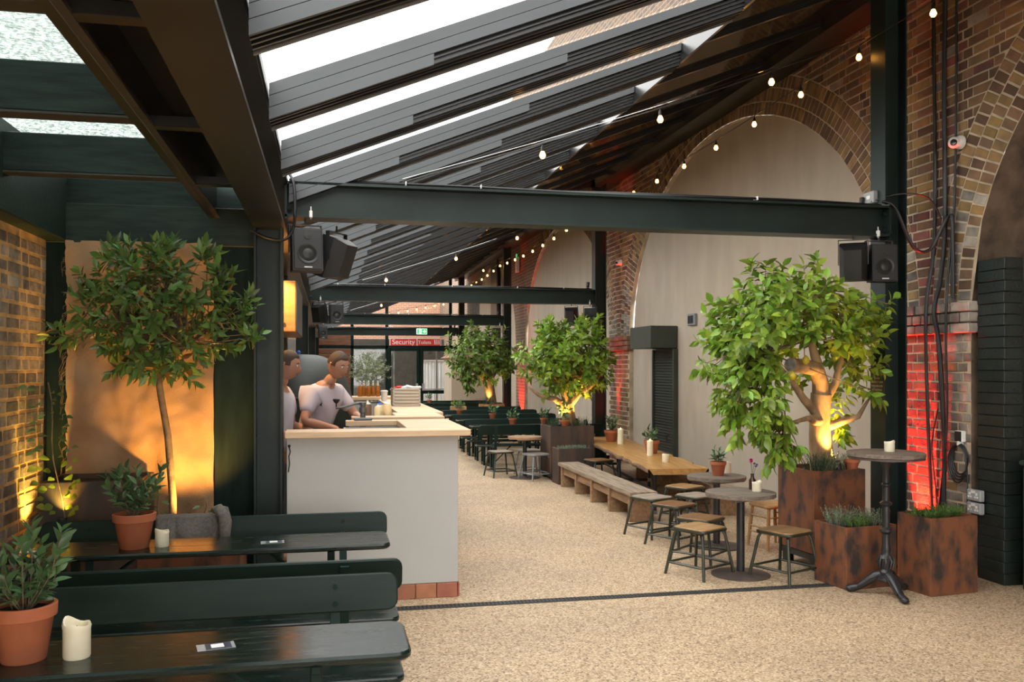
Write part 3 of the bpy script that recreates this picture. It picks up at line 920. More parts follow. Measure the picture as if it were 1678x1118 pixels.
# ================================================================ furniture
# ---- beer garden benches and tables (left, and in rows at the back)
BL = 2.0
def make_bench():
    t = thing('beer_bench', (0, 0, 0), 'x', 'bench')
    m = MB(); board(m, BL, 0.26, 0.05, 0.026, TR(0, 0, 0.40)); m.build('seat', 'beer_paint', t, 40)
    m = MB(); board(m, BL, 0.16, 0.045, 0.024, TR(0, 0.265, 0.66, 80)); m.build('backrest', 'beer_back', t, 40)
    for s in (-1, 1):
        x = s * (BL / 2 - 0.27)
        m = MB()
        for dy in (-0.1, 0.1):
            m.box((x, dy, 0.19), (0.035, 0.035, 0.39), 0.004)
        m.box((x, 0, 0.03), (0.034, 0.26, 0.03), 0.004); m.box((x, 0, 0.375), (0.034, 0.24, 0.025), 0.004)
        m.build('leg_frame', 'beer_leg', t)
        m = MB(); m.box((0, 0, 0), (0.045, 0.014, 0.44), 0.003, TR(x, 0.252, 0.50, -11)); m.box((x, 0.17, 0.385), (0.045, 0.14, 0.012), 0.002)
        m.build('back_strut', 'beer_leg', t)
        m = MB(); m.tube([(x, 0, 0.10), (x - s * 0.28, 0, 0.38)], 0.009, 6); m.build('brace', 'beer_leg', t)
        for zz in (0.62, 0.69):
            MB().tube([(x, 0.243 + (zz - .66) * .18, zz), (x, 0.252 + (zz - .66) * .18, zz)], 0.011, 8).build('bolt', 'beer_leg', t)
    return t
def make_table():
    t = thing('beer_table', (0, 0, 0), 'x', 'table')
    m = MB(); board(m, BL, 0.40, 0.06, 0.03, TR(0, 0, 0.665), 0.009); m.build('table_top', 'beer_paint', t, 40)
    for s in (-1, 1):
        x = s * (BL / 2 - 0.32)
        m = MB()
        for dy in (-0.13, 0.13): m.box((x, dy, 0.325), (0.04, 0.04, 0.65), 0.004)
        m.box((x, 0, 0.04), (0.036, 0.34, 0.034), 0.004); m.box((x, 0, 0.63), (0.036, 0.34, 0.03), 0.004); m.box((x, 0, 0.35), (0.03, 0.26, 0.025), 0.004)
        m.build('leg_frame', 'beer_leg', t)
        m = MB(); m.tube([(x, 0, 0.36), (x - s * 0.36, 0, 0.64)], 0.01, 6); m.build('brace', 'beer_leg', t)
    return t
bench0 = make_bench(); table0 = make_table()
used = {'b': 0, 't': 0}
def put(kind, x, y, rz, label, group):
    src = bench0 if kind == 'b' else table0
    if not used[kind]:
        used[kind] = 1; src.location = (x, y, 0); src.rotation_euler = (0, 0, rz); src['label'] = label; src['group'] = group
        return src
    return copy_thing(src, (x, y, 0), rz, label, group)
G1 = 'beer benches and tables at the left front'
T1 = put('t', -0.72, 3.20, 0, 'dark green beer table nearest the camera with a chunky candle', G1)
put('b', -0.70, 3.66, 0, 'dark green beer bench with backrest facing the nearest table', G1)
put('b', -0.655, 4.50, R(180), 'dark green beer bench back to back with the nearest bench', G1)
T2 = put('t', -0.665, 5.06, 0, 'dark green beer table second from the camera with a terracotta pot', G1)
put('b', -0.64, 5.33, 0, 'dark green beer bench with a grey blanket over its backrest', G1)
G2 = 'beer benches and tables in rows at the back'
NTH = ['first', 'second', 'third', 'fourth', 'fifth', 'sixth']
for k in range(5):
    y = 13.46 + 1.57 * k if k < 4 else 21.75; x = 2.27 + BL / 2
    put('b', x, y + 0.26, R(180), 'green beer bench of the %s back row, backrest towards the camera' % NTH[k], G2)
    put('t', x, y + 0.80, 0, 'green beer table of the %s row behind the far round table' % NTH[k], G2)
    put('b', x, y + 1.14, 0, 'green beer bench of the %s back row, facing the camera' % NTH[k], G2)
# table cards (codes left blank)
for x, y, rz, lab in ((-0.38, 3.20, 12, 'small navy card taped to the nearest beer table'), (-0.30, 5.03, 5, 'small navy card taped near the free end of the second beer table'),
                      (-1.52, 5.02, -6, 'small navy card taped to the second beer table by the brick wall')):
    c = thing('table_card', (x, y, 0.681), lab, 'card', 'cards taped to tables', R(rz))
    MB().box((0, 0, 0.0008), (0.125, 0.075, 0.0012)).build('tape', 'card_tape', c)
    MB().box((0.008, 0, 0.0018), (0.085, 0.07, 0.001)).build('card', 'card_navy', c)
    MB().box((0.005, 0, 0.0027), (0.042, 0.04, 0.0008)).build('blank_panel', 'sign_white', c)
# blanket over the bench
bk = thing('blanket', (-0.80, 5.59, 0), 'grey wool blanket draped over the bench backrest', 'blanket')
m = MB(); nu, nv = 34, 30
for i in range(nu + 1):
    for jv in range(nv + 1):
        u = i / nu; v = jv / nv
        s = (v - 0.5) * 0.52
        x = (u - .5) * 0.40 + 0.03 * noise.noise((u * 3, v * 2, 0.3))
        fold = 0.020 * math.sin(u * 17 + 2.5 * noise.noise((u * 2, v * 3, 4))) * min(1, abs(s) * 7) + 0.01 * noise.noise((u * 7, v * 5, 2))
        top = 0.762 + 0.03 * max(0, u - 0.72) / 0.28 + 0.006 * noise.noise((u * 9, 1, 1))
        rr = 0.026
        if s < -rr * 1.5: y = -0.045 - abs(fold); zz = top - (-s - rr * 1.5)
        elif s > rr * 1.5: y = 0.045 + abs(fold); zz = top - (s - rr * 1.5)
        else:
            a = s / (rr * 1.5) * math.pi / 2; y = 0.045 * math.sin(a); zz = top - 0.02 + 0.02 * math.cos(a) + 0.0
        zz += 0.02 * noise.noise((u * 4, v * 1.5, 8)) * abs(s) * 4
        y += (zz - 0.66) * 0.176
        m.v.append((x, y, zz))
for i in range(nu):
    for jv in range(nv):
        q = i * (nv + 1) + jv
        m.f.append((q, q + nv + 1, q + nv + 2, q + 1))
bo = m.build('cloth', 'blanket', bk, 80)
sm = bo.modifiers.new('thick', 'SOLIDIFY'); sm.thickness = 0.006
m = MB(); m.tube([(0.13, -0.05, 0.79), (0.16, -0.085, 0.80), (0.19, -0.09, 0.76), (0.195, -0.085, 0.66), (0.19, -0.08, 0.56)], [0.02, 0.034, 0.036, 0.03, 0.02], 10)
m.tube([(0.15, -0.05, 0.80), (0.19, -0.06, 0.79), (0.21, -0.06, 0.72), (0.21, -0.06, 0.60)], [0.02, 0.028, 0.026, 0.012], 10)
m.build('gathered_fold', 'blanket', bk, 80)

# ---- candles
def candle(x, y, z, r, h, label, lit=False, melted=True, group='candles'):
    c = thing('candle', (x, y, z), label, 'candle', group)
    n = 20; m = MB(); ph = rnd.uniform(0, 6)
    prof = [(0.94, 0), (1, 0.05), (1, 0.82), (1.05 if melted else 1.0, 0.9), (0.96, 1.0), (0.82, 0.97), (0.78, 0.86), (0.4, 0.80), (0.02, 0.79)]
    for (pr, pz) in prof:
        for k in range(n):
            a = 2 * math.pi * k / n
            dz = 0
            if melted and pz > 0.85: dz = h * 0.18 * max(0, math.sin(a + ph)) ** 2 * (1 if pz > 0.88 else 0.4) + h * 0.03 * math.sin(3 * a)
            m.v.append((r * pr * math.cos(a), r * pr * math.sin(a), h * pz + dz))
    for i in range(len(prof) - 1):
        for k in range(n): m.f.append((i * n + k, i * n + (k + 1) % n, (i + 1) * n + (k + 1) % n, (i + 1) * n + k))
    m.f.append(tuple(reversed(range(n)))); m.f.append(tuple(range((len(prof) - 1) * n, len(prof) * n)))
    m.build('wax', 'wax', c, 50)
    MB().tube([(0, 0, h * 0.78), (0.001, 0, h * 0.78 + 0.018)], 0.0015, 5).build('wick', 'wick', c)
    if lit:
        f = MB(); f.lathe([(0.001, 0), (0.006, 0.008), (0.007, 0.014), (0.003, 0.028), (0.0005, 0.036)], 10, TR(0, 0, h * 0.86 + 0.01)); f.build('flame', 'flame', c, 60)
    return c
candle(-0.82, 3.18, 0.68, 0.043, 0.112, 'chunky cream candle with melted rim on the nearest beer table')
candle(-0.875, 5.04, 0.68, 0.036, 0.085, 'cream candle burnt down on one side beside the terracotta pot')
candle(4.10, 12.10, 0.53, 0.042, 0.22, 'tall lit candle at the far end of the live edge table', True, False)
candle(3.93, 10.46, 0.53, 0.038, 0.19, 'tall lit candle in the middle of the live edge table', True, False)
candle(3.86, 9.76, 0.53, 0.04, 0.085, 'short cream candle near the end of the live edge table')
candle(3.66, 7.70, 0.645, 0.034, 0.10, 'cream candle behind the pot on the farther low round table')
candle(3.33, 6.48, 0.655, 0.038, 0.075, 'stubby cream candle beside the flower bottle')
candle(3.98, 5.72, 1.03, 0.036, 0.072, 'stubby cream candle on the tall cast iron table')

# ---- leaves
def leaf_mesh(name, m, wdt=0.42, fold=0.10, droop=0.12, seg=4):
    mb = MB(); mid = []
    for i in range(seg + 1):
        t = i / seg; mid.append(len(mb.v)); mb.v.append((0, t, -droop * t * t))
    lo = []; ro = []
    for i in range(1, seg):
        t = i / seg; wv = wdt / 2 * math.sin(math.pi * t ** 0.8)
        lo.append(len(mb.v)); mb.v.append((-wv, t, fold * wv / wdt * 2 - droop * t * t))
        ro.append(len(mb.v)); mb.v.append((wv, t, fold * wv / wdt * 2 - droop * t * t))
    for side, sgn in ((lo, 1), (ro, -1)):
        chain = [mid[0]] + side + [mid[-1]]
        for i in range(seg):
            f = [mid[i], chain[i], chain[i + 1], mid[i + 1]]
            f = list(dict.fromkeys(f))
            if sgn < 0: f.reverse()
            mb.f.append(tuple(reversed(f)))
    return mb.mesh(name, m, 80)
LM = {k: leaf_mesh('leaf', k, wv, fo, dr) for k, wv, fo, dr in (
    ('leaf_lemon', 0.50, 0.08, 0.16), ('leaf_bay', 0.40, 0.07, 0.10), ('leaf_bay_old', 0.40, 0.1, 0.15), ('leaf_pot', 0.44, 0.10, 0.12),
    ('leaf_dark', 0.44, 0.10, 0.12), ('leaf_vine', 0.85, 0.08, 0.15), ('leaf_far', 0.5, 0.1, 0.15), ('leaf_olive', 0.24, 0.05, 0.05))}
def leaf_matrix(p, d, up, s):
    d = d.normalized(); x = d.cross(up)
    if x.length < 1e-3: x = d.orthogonal()
    x.normalize(); zz = x.cross(d)
    M = Matrix((x, d, zz)).transposed().to_4x4()
    return Matrix.Translation(p) @ M @ Matrix.Scale(s, 4)
def scatter(parent, mats, n_obj, name='leaf', stuff='foliage'):
    """mats: list of (matrix, material); the ones nearest the camera become objects, the rest one mesh"""
    org = Vector(parent.location)
    mats = sorted(mats, key=lambda q: (q[0].translation + org - Vector((0, 0, EYE))).length)
    for M, k in mats[:n_obj]:
        o = obj(name, LM[k], parent); o.matrix_local = M
    rest = {}
    for M, k in mats[n_obj:]:
        rest.setdefault(k, MB()).add([v.co for v in LM[k].vertices], [tuple(p.vertices) for p in LM[k].polygons], M)
    for k, mb in rest.items():
        tag(mb.build(stuff, k, parent, 80), kind='stuff')
def rvec():
    while True:
        v = Vector((rnd.uniform(-1, 1), rnd.uniform(-1, 1), rnd.uniform(-1, 1)))
        if 0.05 < v.length < 1: return v.normalized()
def crown(center, rad, n_tw, per, size, kind, lumps=0.25, seed=1, droop=0.0, shell=0.55, old=None, skip=None):
    """twig tips through an uneven ellipsoid, each carrying a rosette of leaves"""
    out = []; tw = []
    c = Vector(center)
    for i in range(n_tw):
        v = rvec()
        rr = rnd.uniform(shell, 1.0) ** 0.6
        rr *= 1 + lumps * noise.noise(v * 2.2 + Vector((seed, 0, 0)))
        p = c + Vector((v.x * rad[0], v.y * rad[1], v.z * rad[2])) * rr
        if skip and skip(p): continue
        outw = (v + Vector((0, 0, 0.45 - droop)) + rvec() * 0.4).normalized()
        tw.append((p, outw))
        L = size * rnd.uniform(0.9, 1.5)
        for k in range(per):
            t = k / per
            a = k * 2.4 + rnd.uniform(-.4, .4)
            q = outw.orthogonal().normalized(); q = Quaternion(outw, a) @ q
            d = (q * (0.95 - 0.5 * t) + outw * (0.25 + 0.8 * t) + Vector((0, 0, -0.25 - droop))).normalized()
            pos = p + outw * (L * (t - 0.6))
            kk = old if (old and rnd.random() < 0.05) else kind
            out.append((leaf_matrix(pos, d, outw + rvec() * 0.5, size * rnd.uniform(0.65, 1.15)), kk))
    return out, tw
def branch_to(mb, root, tips, r0=0.008):
    for (p, d) in tips:
        mid = (Vector(root) + p) / 2 + rvec() * 0.06 + Vector((0, 0, 0.03))
        mb.tube([root, mid, p - d * 0.02, p + d * 0.03], [r0, r0 * 0.6, r0 * 0.35, r0 * 0.2], 5)

# ---- potted plants
def pot(t, r, h, z=0.0):
    m = MB(); m.lathe([(r * 0.66, 0), (r * 0.68, 0.003), (r * 0.90, h * 0.76), (r * 0.93, h * 0.78)], 28, TR(0, 0, z)); b = m.build('pot', 'terracotta', t, 40)
    m = MB(); m.lathe([(r * 0.93, h * 0.765), (r * 1.0, h * 0.78), (r * 1.02, h * 0.985), (r * 0.99, h), (r * 0.90, h), (r * 0.88, h * 0.9), (r * 0.86, h * 0.8)], 28, TR(0, 0, z)); m.build('rim', 'terracotta', b, 40)
    m = MB(); m.lathe([(0.001, h * 0.90), (r * 0.5, h * 0.905), (r * 0.885, h * 0.88)], 20, TR(0, 0, z), False); m.build('soil', 'soil', b)
def pot_plant(x, y, z, r, h, ph, spread, stems, per, size, kind, label, n_obj=60, group='potted plants on tables'):
    t = thing('potted_plant', (x, y, z), label, 'potted plant', group)
    pot(t, r, h)
    out = []; m = MB()
    for i in range(stems):
        a = i * 2.4 + rnd.uniform(-.3, .3); sp = spread * math.sqrt((i + .3) / stems)
        L = ph * rnd.uniform(0.45, 1.08)
        base = Vector((math.cos(a) * r * 0.35 * rnd.random(), math.sin(a) * r * .35 * rnd.random(), h * 0.9))
        tip = base + Vector((math.cos(a) * sp, math.sin(a) * sp, L))
        mid = (base + tip) / 2 + Vector((math.cos(a), math.sin(a), 0)) * sp * 0.2
        m.tube([base, mid, tip], [0.0026, 0.002, 0.001], 5)
        for k in range(per):
            u = 0.10 + 0.90 * (k + 1) / per
            p = base.lerp(mid, u * 2) if u < .5 else mid.lerp(tip, u * 2 - 1)
            d0 = (tip - base).normalized(); q = Quaternion(d0, k * 2.4 + rnd.uniform(-.5, .5)) @ d0.orthogonal().normalized()
            d = (q * (1.1 - 0.7 * u) + d0 * (0.35 + 0.5 * u)).normalized()
            out.append((leaf_matrix(p, d, d0 + rvec() * .3, size * rnd.uniform(.7, 1.15)), kind))
    m.build('stems', 'bark', t)
    scatter(t, out, n_obj)
    return t
pot_plant(-0.985, 3.19, 0.68, 0.100, 0.185, 0.25, 0.13, 20, 11, 0.062, 'leaf_pot', 'large terracotta pot of bay at the left edge on the nearest beer table', 220)
pot_plant(-1.015, 5.04, 0.68, 0.108, 0.185, 0.26, 0.12, 18, 11, 0.064, 'leaf_pot', 'terracotta pot of bay on the second beer table before the burlap', 198)
pot_plant(4.10, 12.52, 0.53, 0.105, 0.17, 0.20, 0.07, 8, 7, 0.08, 'leaf_pot', 'potted shrub at the far end of the live edge table', 56)
pot_plant(4.05, 10.72, 0.53, 0.10, 0.17, 0.16, 0.07, 8, 6, 0.08, 'leaf_pot', 'potted shrub in the middle of the live edge table by the shutter', 48)
pot_plant(3.50, 7.56, 0.645, 0.074, 0.13, 0.13, 0.05, 7, 6, 0.06, 'leaf_pot', 'small terracotta pot plant on the farther low round table', 42)
for (x, y, lab, k) in ((3.52, 14.32, 'small pot plant on the first back row table beside the tall planter', 1), (2.98, 14.30, 'small bushy pot plant on the first back row table', 1),
                       (2.94, 15.9, 'pot plant half hidden behind another on the second back row table', 0), (2.55, 17.42, 'pot plant on the third back row table', 1), (2.52, 22.5, 'tiny pot plant on the farthest back row table', 0)):
    pot_plant(x, y, 0.68, 0.068, 0.105, 0.14, 0.07, 7, 6, 0.075, 'leaf_pot', lab, 0, 'pot plants on the back row tables')
# ---- stools
def make_stool(frame, seat, h=0.38, w=0.31):
    t = thing('stool', (0, 0, 0), 'x', 'stool')
    m = MB(); board(m, w, w, 0.05, 0.016, TR(0, 0, h - 0.006), 0.004); m.build('seat', seat, t, 40)
    m = MB(); p = rrect(w + 0.008, w + 0.008, 0.055); p3 = [(x, y, h - 0.016) for x, y in p]; m.tube(p3 + p3[:2], 0.012, 6); m.build('seat_rim', frame, t, 60)
    for sx in (-1, 1):
        for sy in (-1, 1):
            a = w / 2 - 0.02; b = w / 2 + 0.035
            m = MB(); m.tube([(sx * (a - .05), sy * (a - .05), h - 0.022), (sx * (a - .012), sy * (a - .012), h - 0.026), (sx * (a + .004), sy * (a + .004), h - 0.06), (sx * b, sy * b, 0.0)], 0.0125, 8)
            m.build('leg', frame, t, 60)
    z = 0.095; q = w / 2 + 0.018
    for (x0, y0, x1, y1) in ((-q, -q, q, -q), (q, -q, q, q), (q, q, -q, q), (-q, q, -q, -q)):
        m = MB(); m.tube([(x0, y0, z), (x1, y1, z)], 0.010, 6); m.build('stretcher', frame, t, 60)
    return t
st = make_stool('olive_metal', 'seat_ply'); st2 = make_stool('olive_metal', 'seat_dark'); st3 = make_stool('grey_metal', 'seat_grey'); st4 = make_stool('olive_metal', 'seat_grey')
SG = 'low metal stools'
first = set()
def stool(src, x, y, rz, label):
    if src.name not in first:
        first.add(src.name); src.location = (x, y, 0); src.rotation_euler = (0, 0, R(rz)); src['label'] = label; src['group'] = SG; return src
    return copy_thing(src, (x, y, 0), R(rz), label, SG)
stool(st, 2.88, 6.56, 28, 'olive metal stool with pale ply seat, nearest of the cluster by the round table')
stool(st2, 3.07, 6.98, 40, 'olive stool with worn brown seat directly behind the nearest stool')
stool(st2, 3.13, 7.71, 32, 'olive stool with brown seat at the end of the wooden bench')
stool(st4, 3.09, 8.17, 24, 'olive stool with dull seat tucked in beside the wooden bench end')
stool(st, 3.70, 8.82, 30, 'olive stool with golden seat at the head of the live edge table')
stool(st4, 3.56, 8.18, 22, 'olive stool with dull seat half behind the farther round table post')
stool(st, 3.47, 6.30, 24, 'olive metal stool standing apart before the low rusty planter')
stool(st4, 2.52, 12.98, 12, 'dark stool left of the far small round table')
stool(st3, 2.96, 12.52, 20, 'grey metal stool before the far small round table')
stool(st3, 3.00, 13.08, 10, 'grey metal stool behind the far small round table')
stool(st2, 3.60, 11.55, 15, 'olive stool between the long bench and the small rusty trough')
# wooden stool with turned legs
wc = thing('wooden_stool', (3.96, 7.42, 0), 'light wooden stool with rungs behind the low round table', 'stool', None, R(8))
m = MB(); board(m, 0.32, 0.32, 0.05, 0.03, TR(0, 0, 0.385), 0.01); m.build('seat', 'pine', wc, 40)
for sx in (-1, 1):
    for sy in (-1, 1):
        MB().tube([(sx * .12, sy * .12, 0.375), (sx * .135, sy * .135, 0.2), (sx * .15, sy * .15, 0)], [0.014, 0.017, 0.012], 8).build('leg', 'pine', wc, 60)
for zz in (0.14, 0.19, 0.29):
    for (x0, y0, x1, y1) in ((-.14, -.14, .14, -.14), (.14, -.14, .14, .14), (-.14, -.14, -.14, .14)):
        MB().tube([(x0, y0, zz), (x1, y1, zz)], 0.008, 6).build('rung', 'pine', wc, 60)
# ---- round tables
def plank_top(t, r, z, m_, n=5, th=0.03, rz=0.3):
    wv = 2 * r / n
    for i in range(n):
        x0 = -r + i * wv + 0.0015; x1 = x0 + wv - 0.003
        pts = []
        for k in range(7):
            x = x0 + (x1 - x0) * k / 6; pts.append((x, math.sqrt(max(1e-5, r * r - x * x))))
        poly = [(x, -y) for x, y in pts] + [(x, y) for x, y in reversed(pts)]
        m = MB(); m.prism(poly, 0, th, TR(0, 0, z - th + rnd.uniform(-.0015, .0015), 0, 0, math.degrees(rz))); m.build('plank', m_, t)
    m = MB()
    for s in (-1, 1): m.box((0, s * r * 0.5, 0), (r * 1.5, 0.05, 0.022), 0.003, TR(0, 0, z - th - 0.011, 0, 0, math.degrees(rz)))
    m.build('batten', m_, t)
def round_table(x, y, r, z, m_, label, base_r=0.23):
    t = thing('round_table', (x, y, 0), label, 'table', 'low round pedestal tables')
    plank_top(t, r, z, m_)
    MB().tube([(0, 0, 0.012), (0, 0, z - 0.05)], 0.032, 16).build('post', 'black_iron', t, 60)
    m = MB(); m.lathe([(base_r, 0), (base_r, 0.008), (base_r * .9, 0.014), (0.06, 0.022), (0.045, 0.03)], 36); m.build('base', 'rust_base', t, 40)
    m = MB(); m.box((0, 0, z - 0.04), (0.2, 0.2, 0.012), 0.003); m.build('mounting_plate', 'black_iron', t)
round_table(3.19, 6.48, 0.272, 0.655, 'table_grey', 'low round grey plank table with flowers, nearest of the low round tables')
round_table(3.48, 7.55, 0.265, 0.645, 'table_grey', 'low round grey plank table with a pot plant, behind the first')
round_table(2.84, 12.75, 0.25, 0.61, 'table_far', 'small round light wood table far off by the rows of beer benches')
# tall cast iron table
t = thing('poseur_table', (3.93, 5.69, 0), 'tall round table on an ornate black cast iron pedestal', 'table')
plank_top(t, 0.265, 1.03, 'table_grey', 6, 0.028, 0.5)
m = MB(); m.lathe([(0.262, 0.985), (0.262, 1.0), (0.255, 1.0), (0.255, 0.985)], 40); m.build('edge_band', 'rust_base', t, 40)
m = MB(); m.lathe([(0.05, 0.10), (0.075, 0.115), (0.07, 0.135), (0.045, 0.15), (0.05, 0.17), (0.036, 0.19), (0.044, 0.23), (0.05, 0.27), (0.036, 0.29), (0.030, 0.31), (0.036, 0.33), (0.030, 0.35),
                    (0.026, 0.42), (0.026, 0.44), (0.042, 0.46), (0.042, 0.475), (0.026, 0.49), (0.028, 0.6), (0.024, 0.64), (0.040, 0.655), (0.042, 0.665), (0.024, 0.68), (0.023, 0.78), (0.031, 0.79), (0.031, 0.80), (0.021, 0.81), (0.020, 0.91), (0.045, 0.985), (0.05, 0.99)], 20)
m.build('column', 'black_iron', t, 35)
for i in range(3):
    a = R(25 + i * 120)
    for_M = Matrix.Rotation(a, 4, 'Z')
    m = MB(); m.tube([(0.02, 0, 0.15), (0.07, 0, 0.135), (0.13, 0, 0.085), (0.18, 0, 0.045), (0.225, 0, 0.032), (0.265, 0, 0.026)], [0.032, 0.036, 0.028, 0.022, 0.028, 0.020], 10, True, for_M)
    m.ball((0.245, 0, 0.026), 0.030, 10, 6, 0.85, for_M)
    for s in (-1, 1): m.tube([(0.05, s * 0.03, 0.15), (0.11, s * 0.032, 0.115), (0.16, s * 0.026, 0.068), (0.19, s * 0.022, 0.05)], 0.008, 6, True, for_M)
    m.build('claw_foot', 'black_iron', t, 40)
m = MB()
for i in range(8): m.tube([(0.048 * math.cos(i * .785), 0.048 * math.sin(i * .785), 0.20), (0.056 * math.cos(i * .785 + .2), 0.056 * math.sin(i * .785 + .2), 0.25), (0.038 * math.cos(i * .785), 0.038 * math.sin(i * .785), 0.29)], [0.006, 0.009, 0.004], 6)
m.build('leaf_ornament', 'black_iron', t, 50)
# flower bottle
t = thing('flower_bottle', (3.345, 6.585, 0.655), 'small dark bottle with a pink and violet flower on the low round table', 'vase')
m = MB(); m.lathe([(0.026, 0), (0.028, 0.004), (0.028, 0.075), (0.014, 0.095), (0.012, 0.118), (0.015, 0.12), (0.015, 0.128), (0.011, 0.128)], 18); m.build('bottle', 'bottle_brown', t, 40)
m = MB(); m.tube([(0, 0, 0.06), (-0.006, 0, 0.16), (-0.012, 0, 0.225)], 0.002, 5); m.tube([(0, 0, 0.06), (0.018, 0, 0.15), (0.04, 0.01, 0.195)], 0.0015, 5); m.tube([(0, 0, 0.06), (0.008, 0.005, 0.16), (0.02, 0.01, 0.205)], 0.0015, 5)
m.build('stems', 'leaf_dark', t)
m = MB()
for k in range(26):
    a = k * 2.4; e = 0.3 + 0.9 * (k / 26)
    m.add([(0, 0, 0), (0.008, 0.012, 0.003), (0, 0.024, 0.004), (-0.008, 0.012, 0.003)], [(0, 1, 2, 3)], Matrix.Translation((-0.012, 0, 0.228)) @ Matrix.Rotation(a, 4, 'Z') @ Matrix.Rotation(e, 4, 'X'))
m.ball((-0.012, 0, 0.230), 0.014, 10, 6); m.build('pink_flower', 'petal_pink', t)
for (x, y, zz) in ((0.042, 0.01, 0.198), (0.022, 0.012, 0.208), (0.03, 0.0, 0.185)):
    m = MB(); m.ball((x, y, zz), 0.011, 8, 5, 0.7); m.build('violet_flower', 'petal_violet', t)
# ---- live edge table on pipe legs
t = thing('live_edge_table', (3.98, 11.25, 0), 'long golden live edge slab table on steel pipe legs', 'table', None, R(-6.4))
def slab_out(n, half, sgn, seed, amp):
    return [(sgn * (half + amp * noise.noise((seed, i * 0.35, 0)) + amp * .5 * noise.noise((seed, i * 1.1, 3))), -2.2 + 4.4 * i / n) for i in range(n + 1)]
lft = slab_out(44, 0.33, -1, 2.0, 0.06); rgt = slab_out(44, 0.33, 1, 7.0, 0.05)
m = MB(); e = MB(); n = 45
for z_, off in ((0.53, 0.0), (0.522, -0.008)): pass
for i in range(n):
    m.v += [(lft[i][0], lft[i][1], 0.53), (rgt[i][0], rgt[i][1], 0.53), (lft[i][0] + .05, lft[i][1], 0.466), (rgt[i][0] - .05, rgt[i][1], 0.466)]
for i in range(n - 1):
    q = i * 4
    m.f += [(q, q + 1, q + 5, q + 4), (q + 2, q + 6, q + 7, q + 3)]
m.f += [(0, 2, 3, 1), ((n - 1) * 4, (n - 1) * 4 + 1, (n - 1) * 4 + 3, (n - 1) * 4 + 2)]
m.build('slab', 'oak_gold', t)
for s, ed in ((-1, lft), (1, rgt)):
    m = MB()
    for i in range(n):
        x, y = ed[i]
        jg = 0.012 * noise.noise((i * 1.7, s, 5))
        m.v += [(x, y, 0.5297), (x + s * (0.012 + jg), y, 0.512), (x + s * (0.004 + jg), y, 0.485), (x - s * 0.05, y, 0.4655)]
    for i in range(n - 1):
        q = i * 4
        for k in range(3):
            f = (q + k, q + k + 1, q + k + 5, q + k + 4)
            m.f.append(f if s > 0 else tuple(reversed(f)))
    m.build('bark_edge', 'bark_edge', t, 50)
for yy in (-1.95, -0.1, 1.85):
    for x in (-0.2, 0.2):
        MB().tube([(x, yy, 0.0), (x, yy, 0.466)], 0.021, 10).build('pipe_leg', 'black_iron', t, 60)
        m = MB()
        for zz in (0.018, 0.14): m.tube([(x, yy, zz - .022), (x, yy, zz + .022)], 0.029, 10)
        m.build('pipe_fitting', 'galvanised', t, 50)
    m = MB(); m.tube([(-0.2, yy, 0.14), (0.2, yy, 0.14)], 0.019, 8); m.build('cross_pipe', 'black_iron', t, 60)
for x in (0.0,):
    m = MB(); m.tube([(x, -1.95, 0.14), (x, 1.85, 0.14)], 0.02, 8); m.build('long_pipe', 'black_iron', t, 60)
# ---- timber benches beside it
def plank_bench(x, y, L, rz, label, w=0.30, h=0.325):
    t = thing('timber_bench', (x, y, 0), label, 'bench', 'rough timber benches', R(rz))
    m = MB(); N_ = 30
    for i in range(N_ + 1):
        yy = -L / 2 + L * i / N_
        a = 0.012 * noise.noise((i * .5, x, 0)); b = 0.01 * noise.noise((i * .5, x, 9))
        for (xx, zz) in ((-w / 2 + a, h), (w / 2 + b, h), (w / 2 + b - .004, h - 0.045), (-w / 2 + a + .004, h - 0.045)): m.v.append((xx, yy, zz + 0.003 * noise.noise((xx * 9, yy * 3, 1))))
    for i in range(N_):
        q = i * 4
        for k in range(4): m.f.append((q + k, q + (k + 1) % 4, q + 4 + (k + 1) % 4, q + 4 + k))
    m.f += [(3, 2, 1, 0), (N_ * 4, N_ * 4 + 1, N_ * 4 + 2, N_ * 4 + 3)]
    m.build('seat_plank', 'bench_weathered', t)
    k = 5
    for i in range(k):
        yy = -L / 2 + 0.12 + (L - 0.24) * i / (k - 1)
        MB().box((0, yy, (h - 0.045) / 2), (w * 0.86, 0.055 if True else 0, h - 0.046), 0.004).build('leg_panel', 'bench_wood', t)
        if i < k - 1:
            MB().box((-w * 0.28, yy + (L - .24) / (k - 1) / 2, h - 0.10), (0.04, (L - .24) / (k - 1) - 0.06, 0.11), 0.004).build('apron', 'bench_wood', t)
    return t
plank_bench(3.24, 10.30, 3.0, 0, 'long rough timber bench on the aisle side of the live edge table')
plank_bench(4.42, 10.72, 3.5, -5, 'long rough timber bench between the live edge table and the plaster wall')
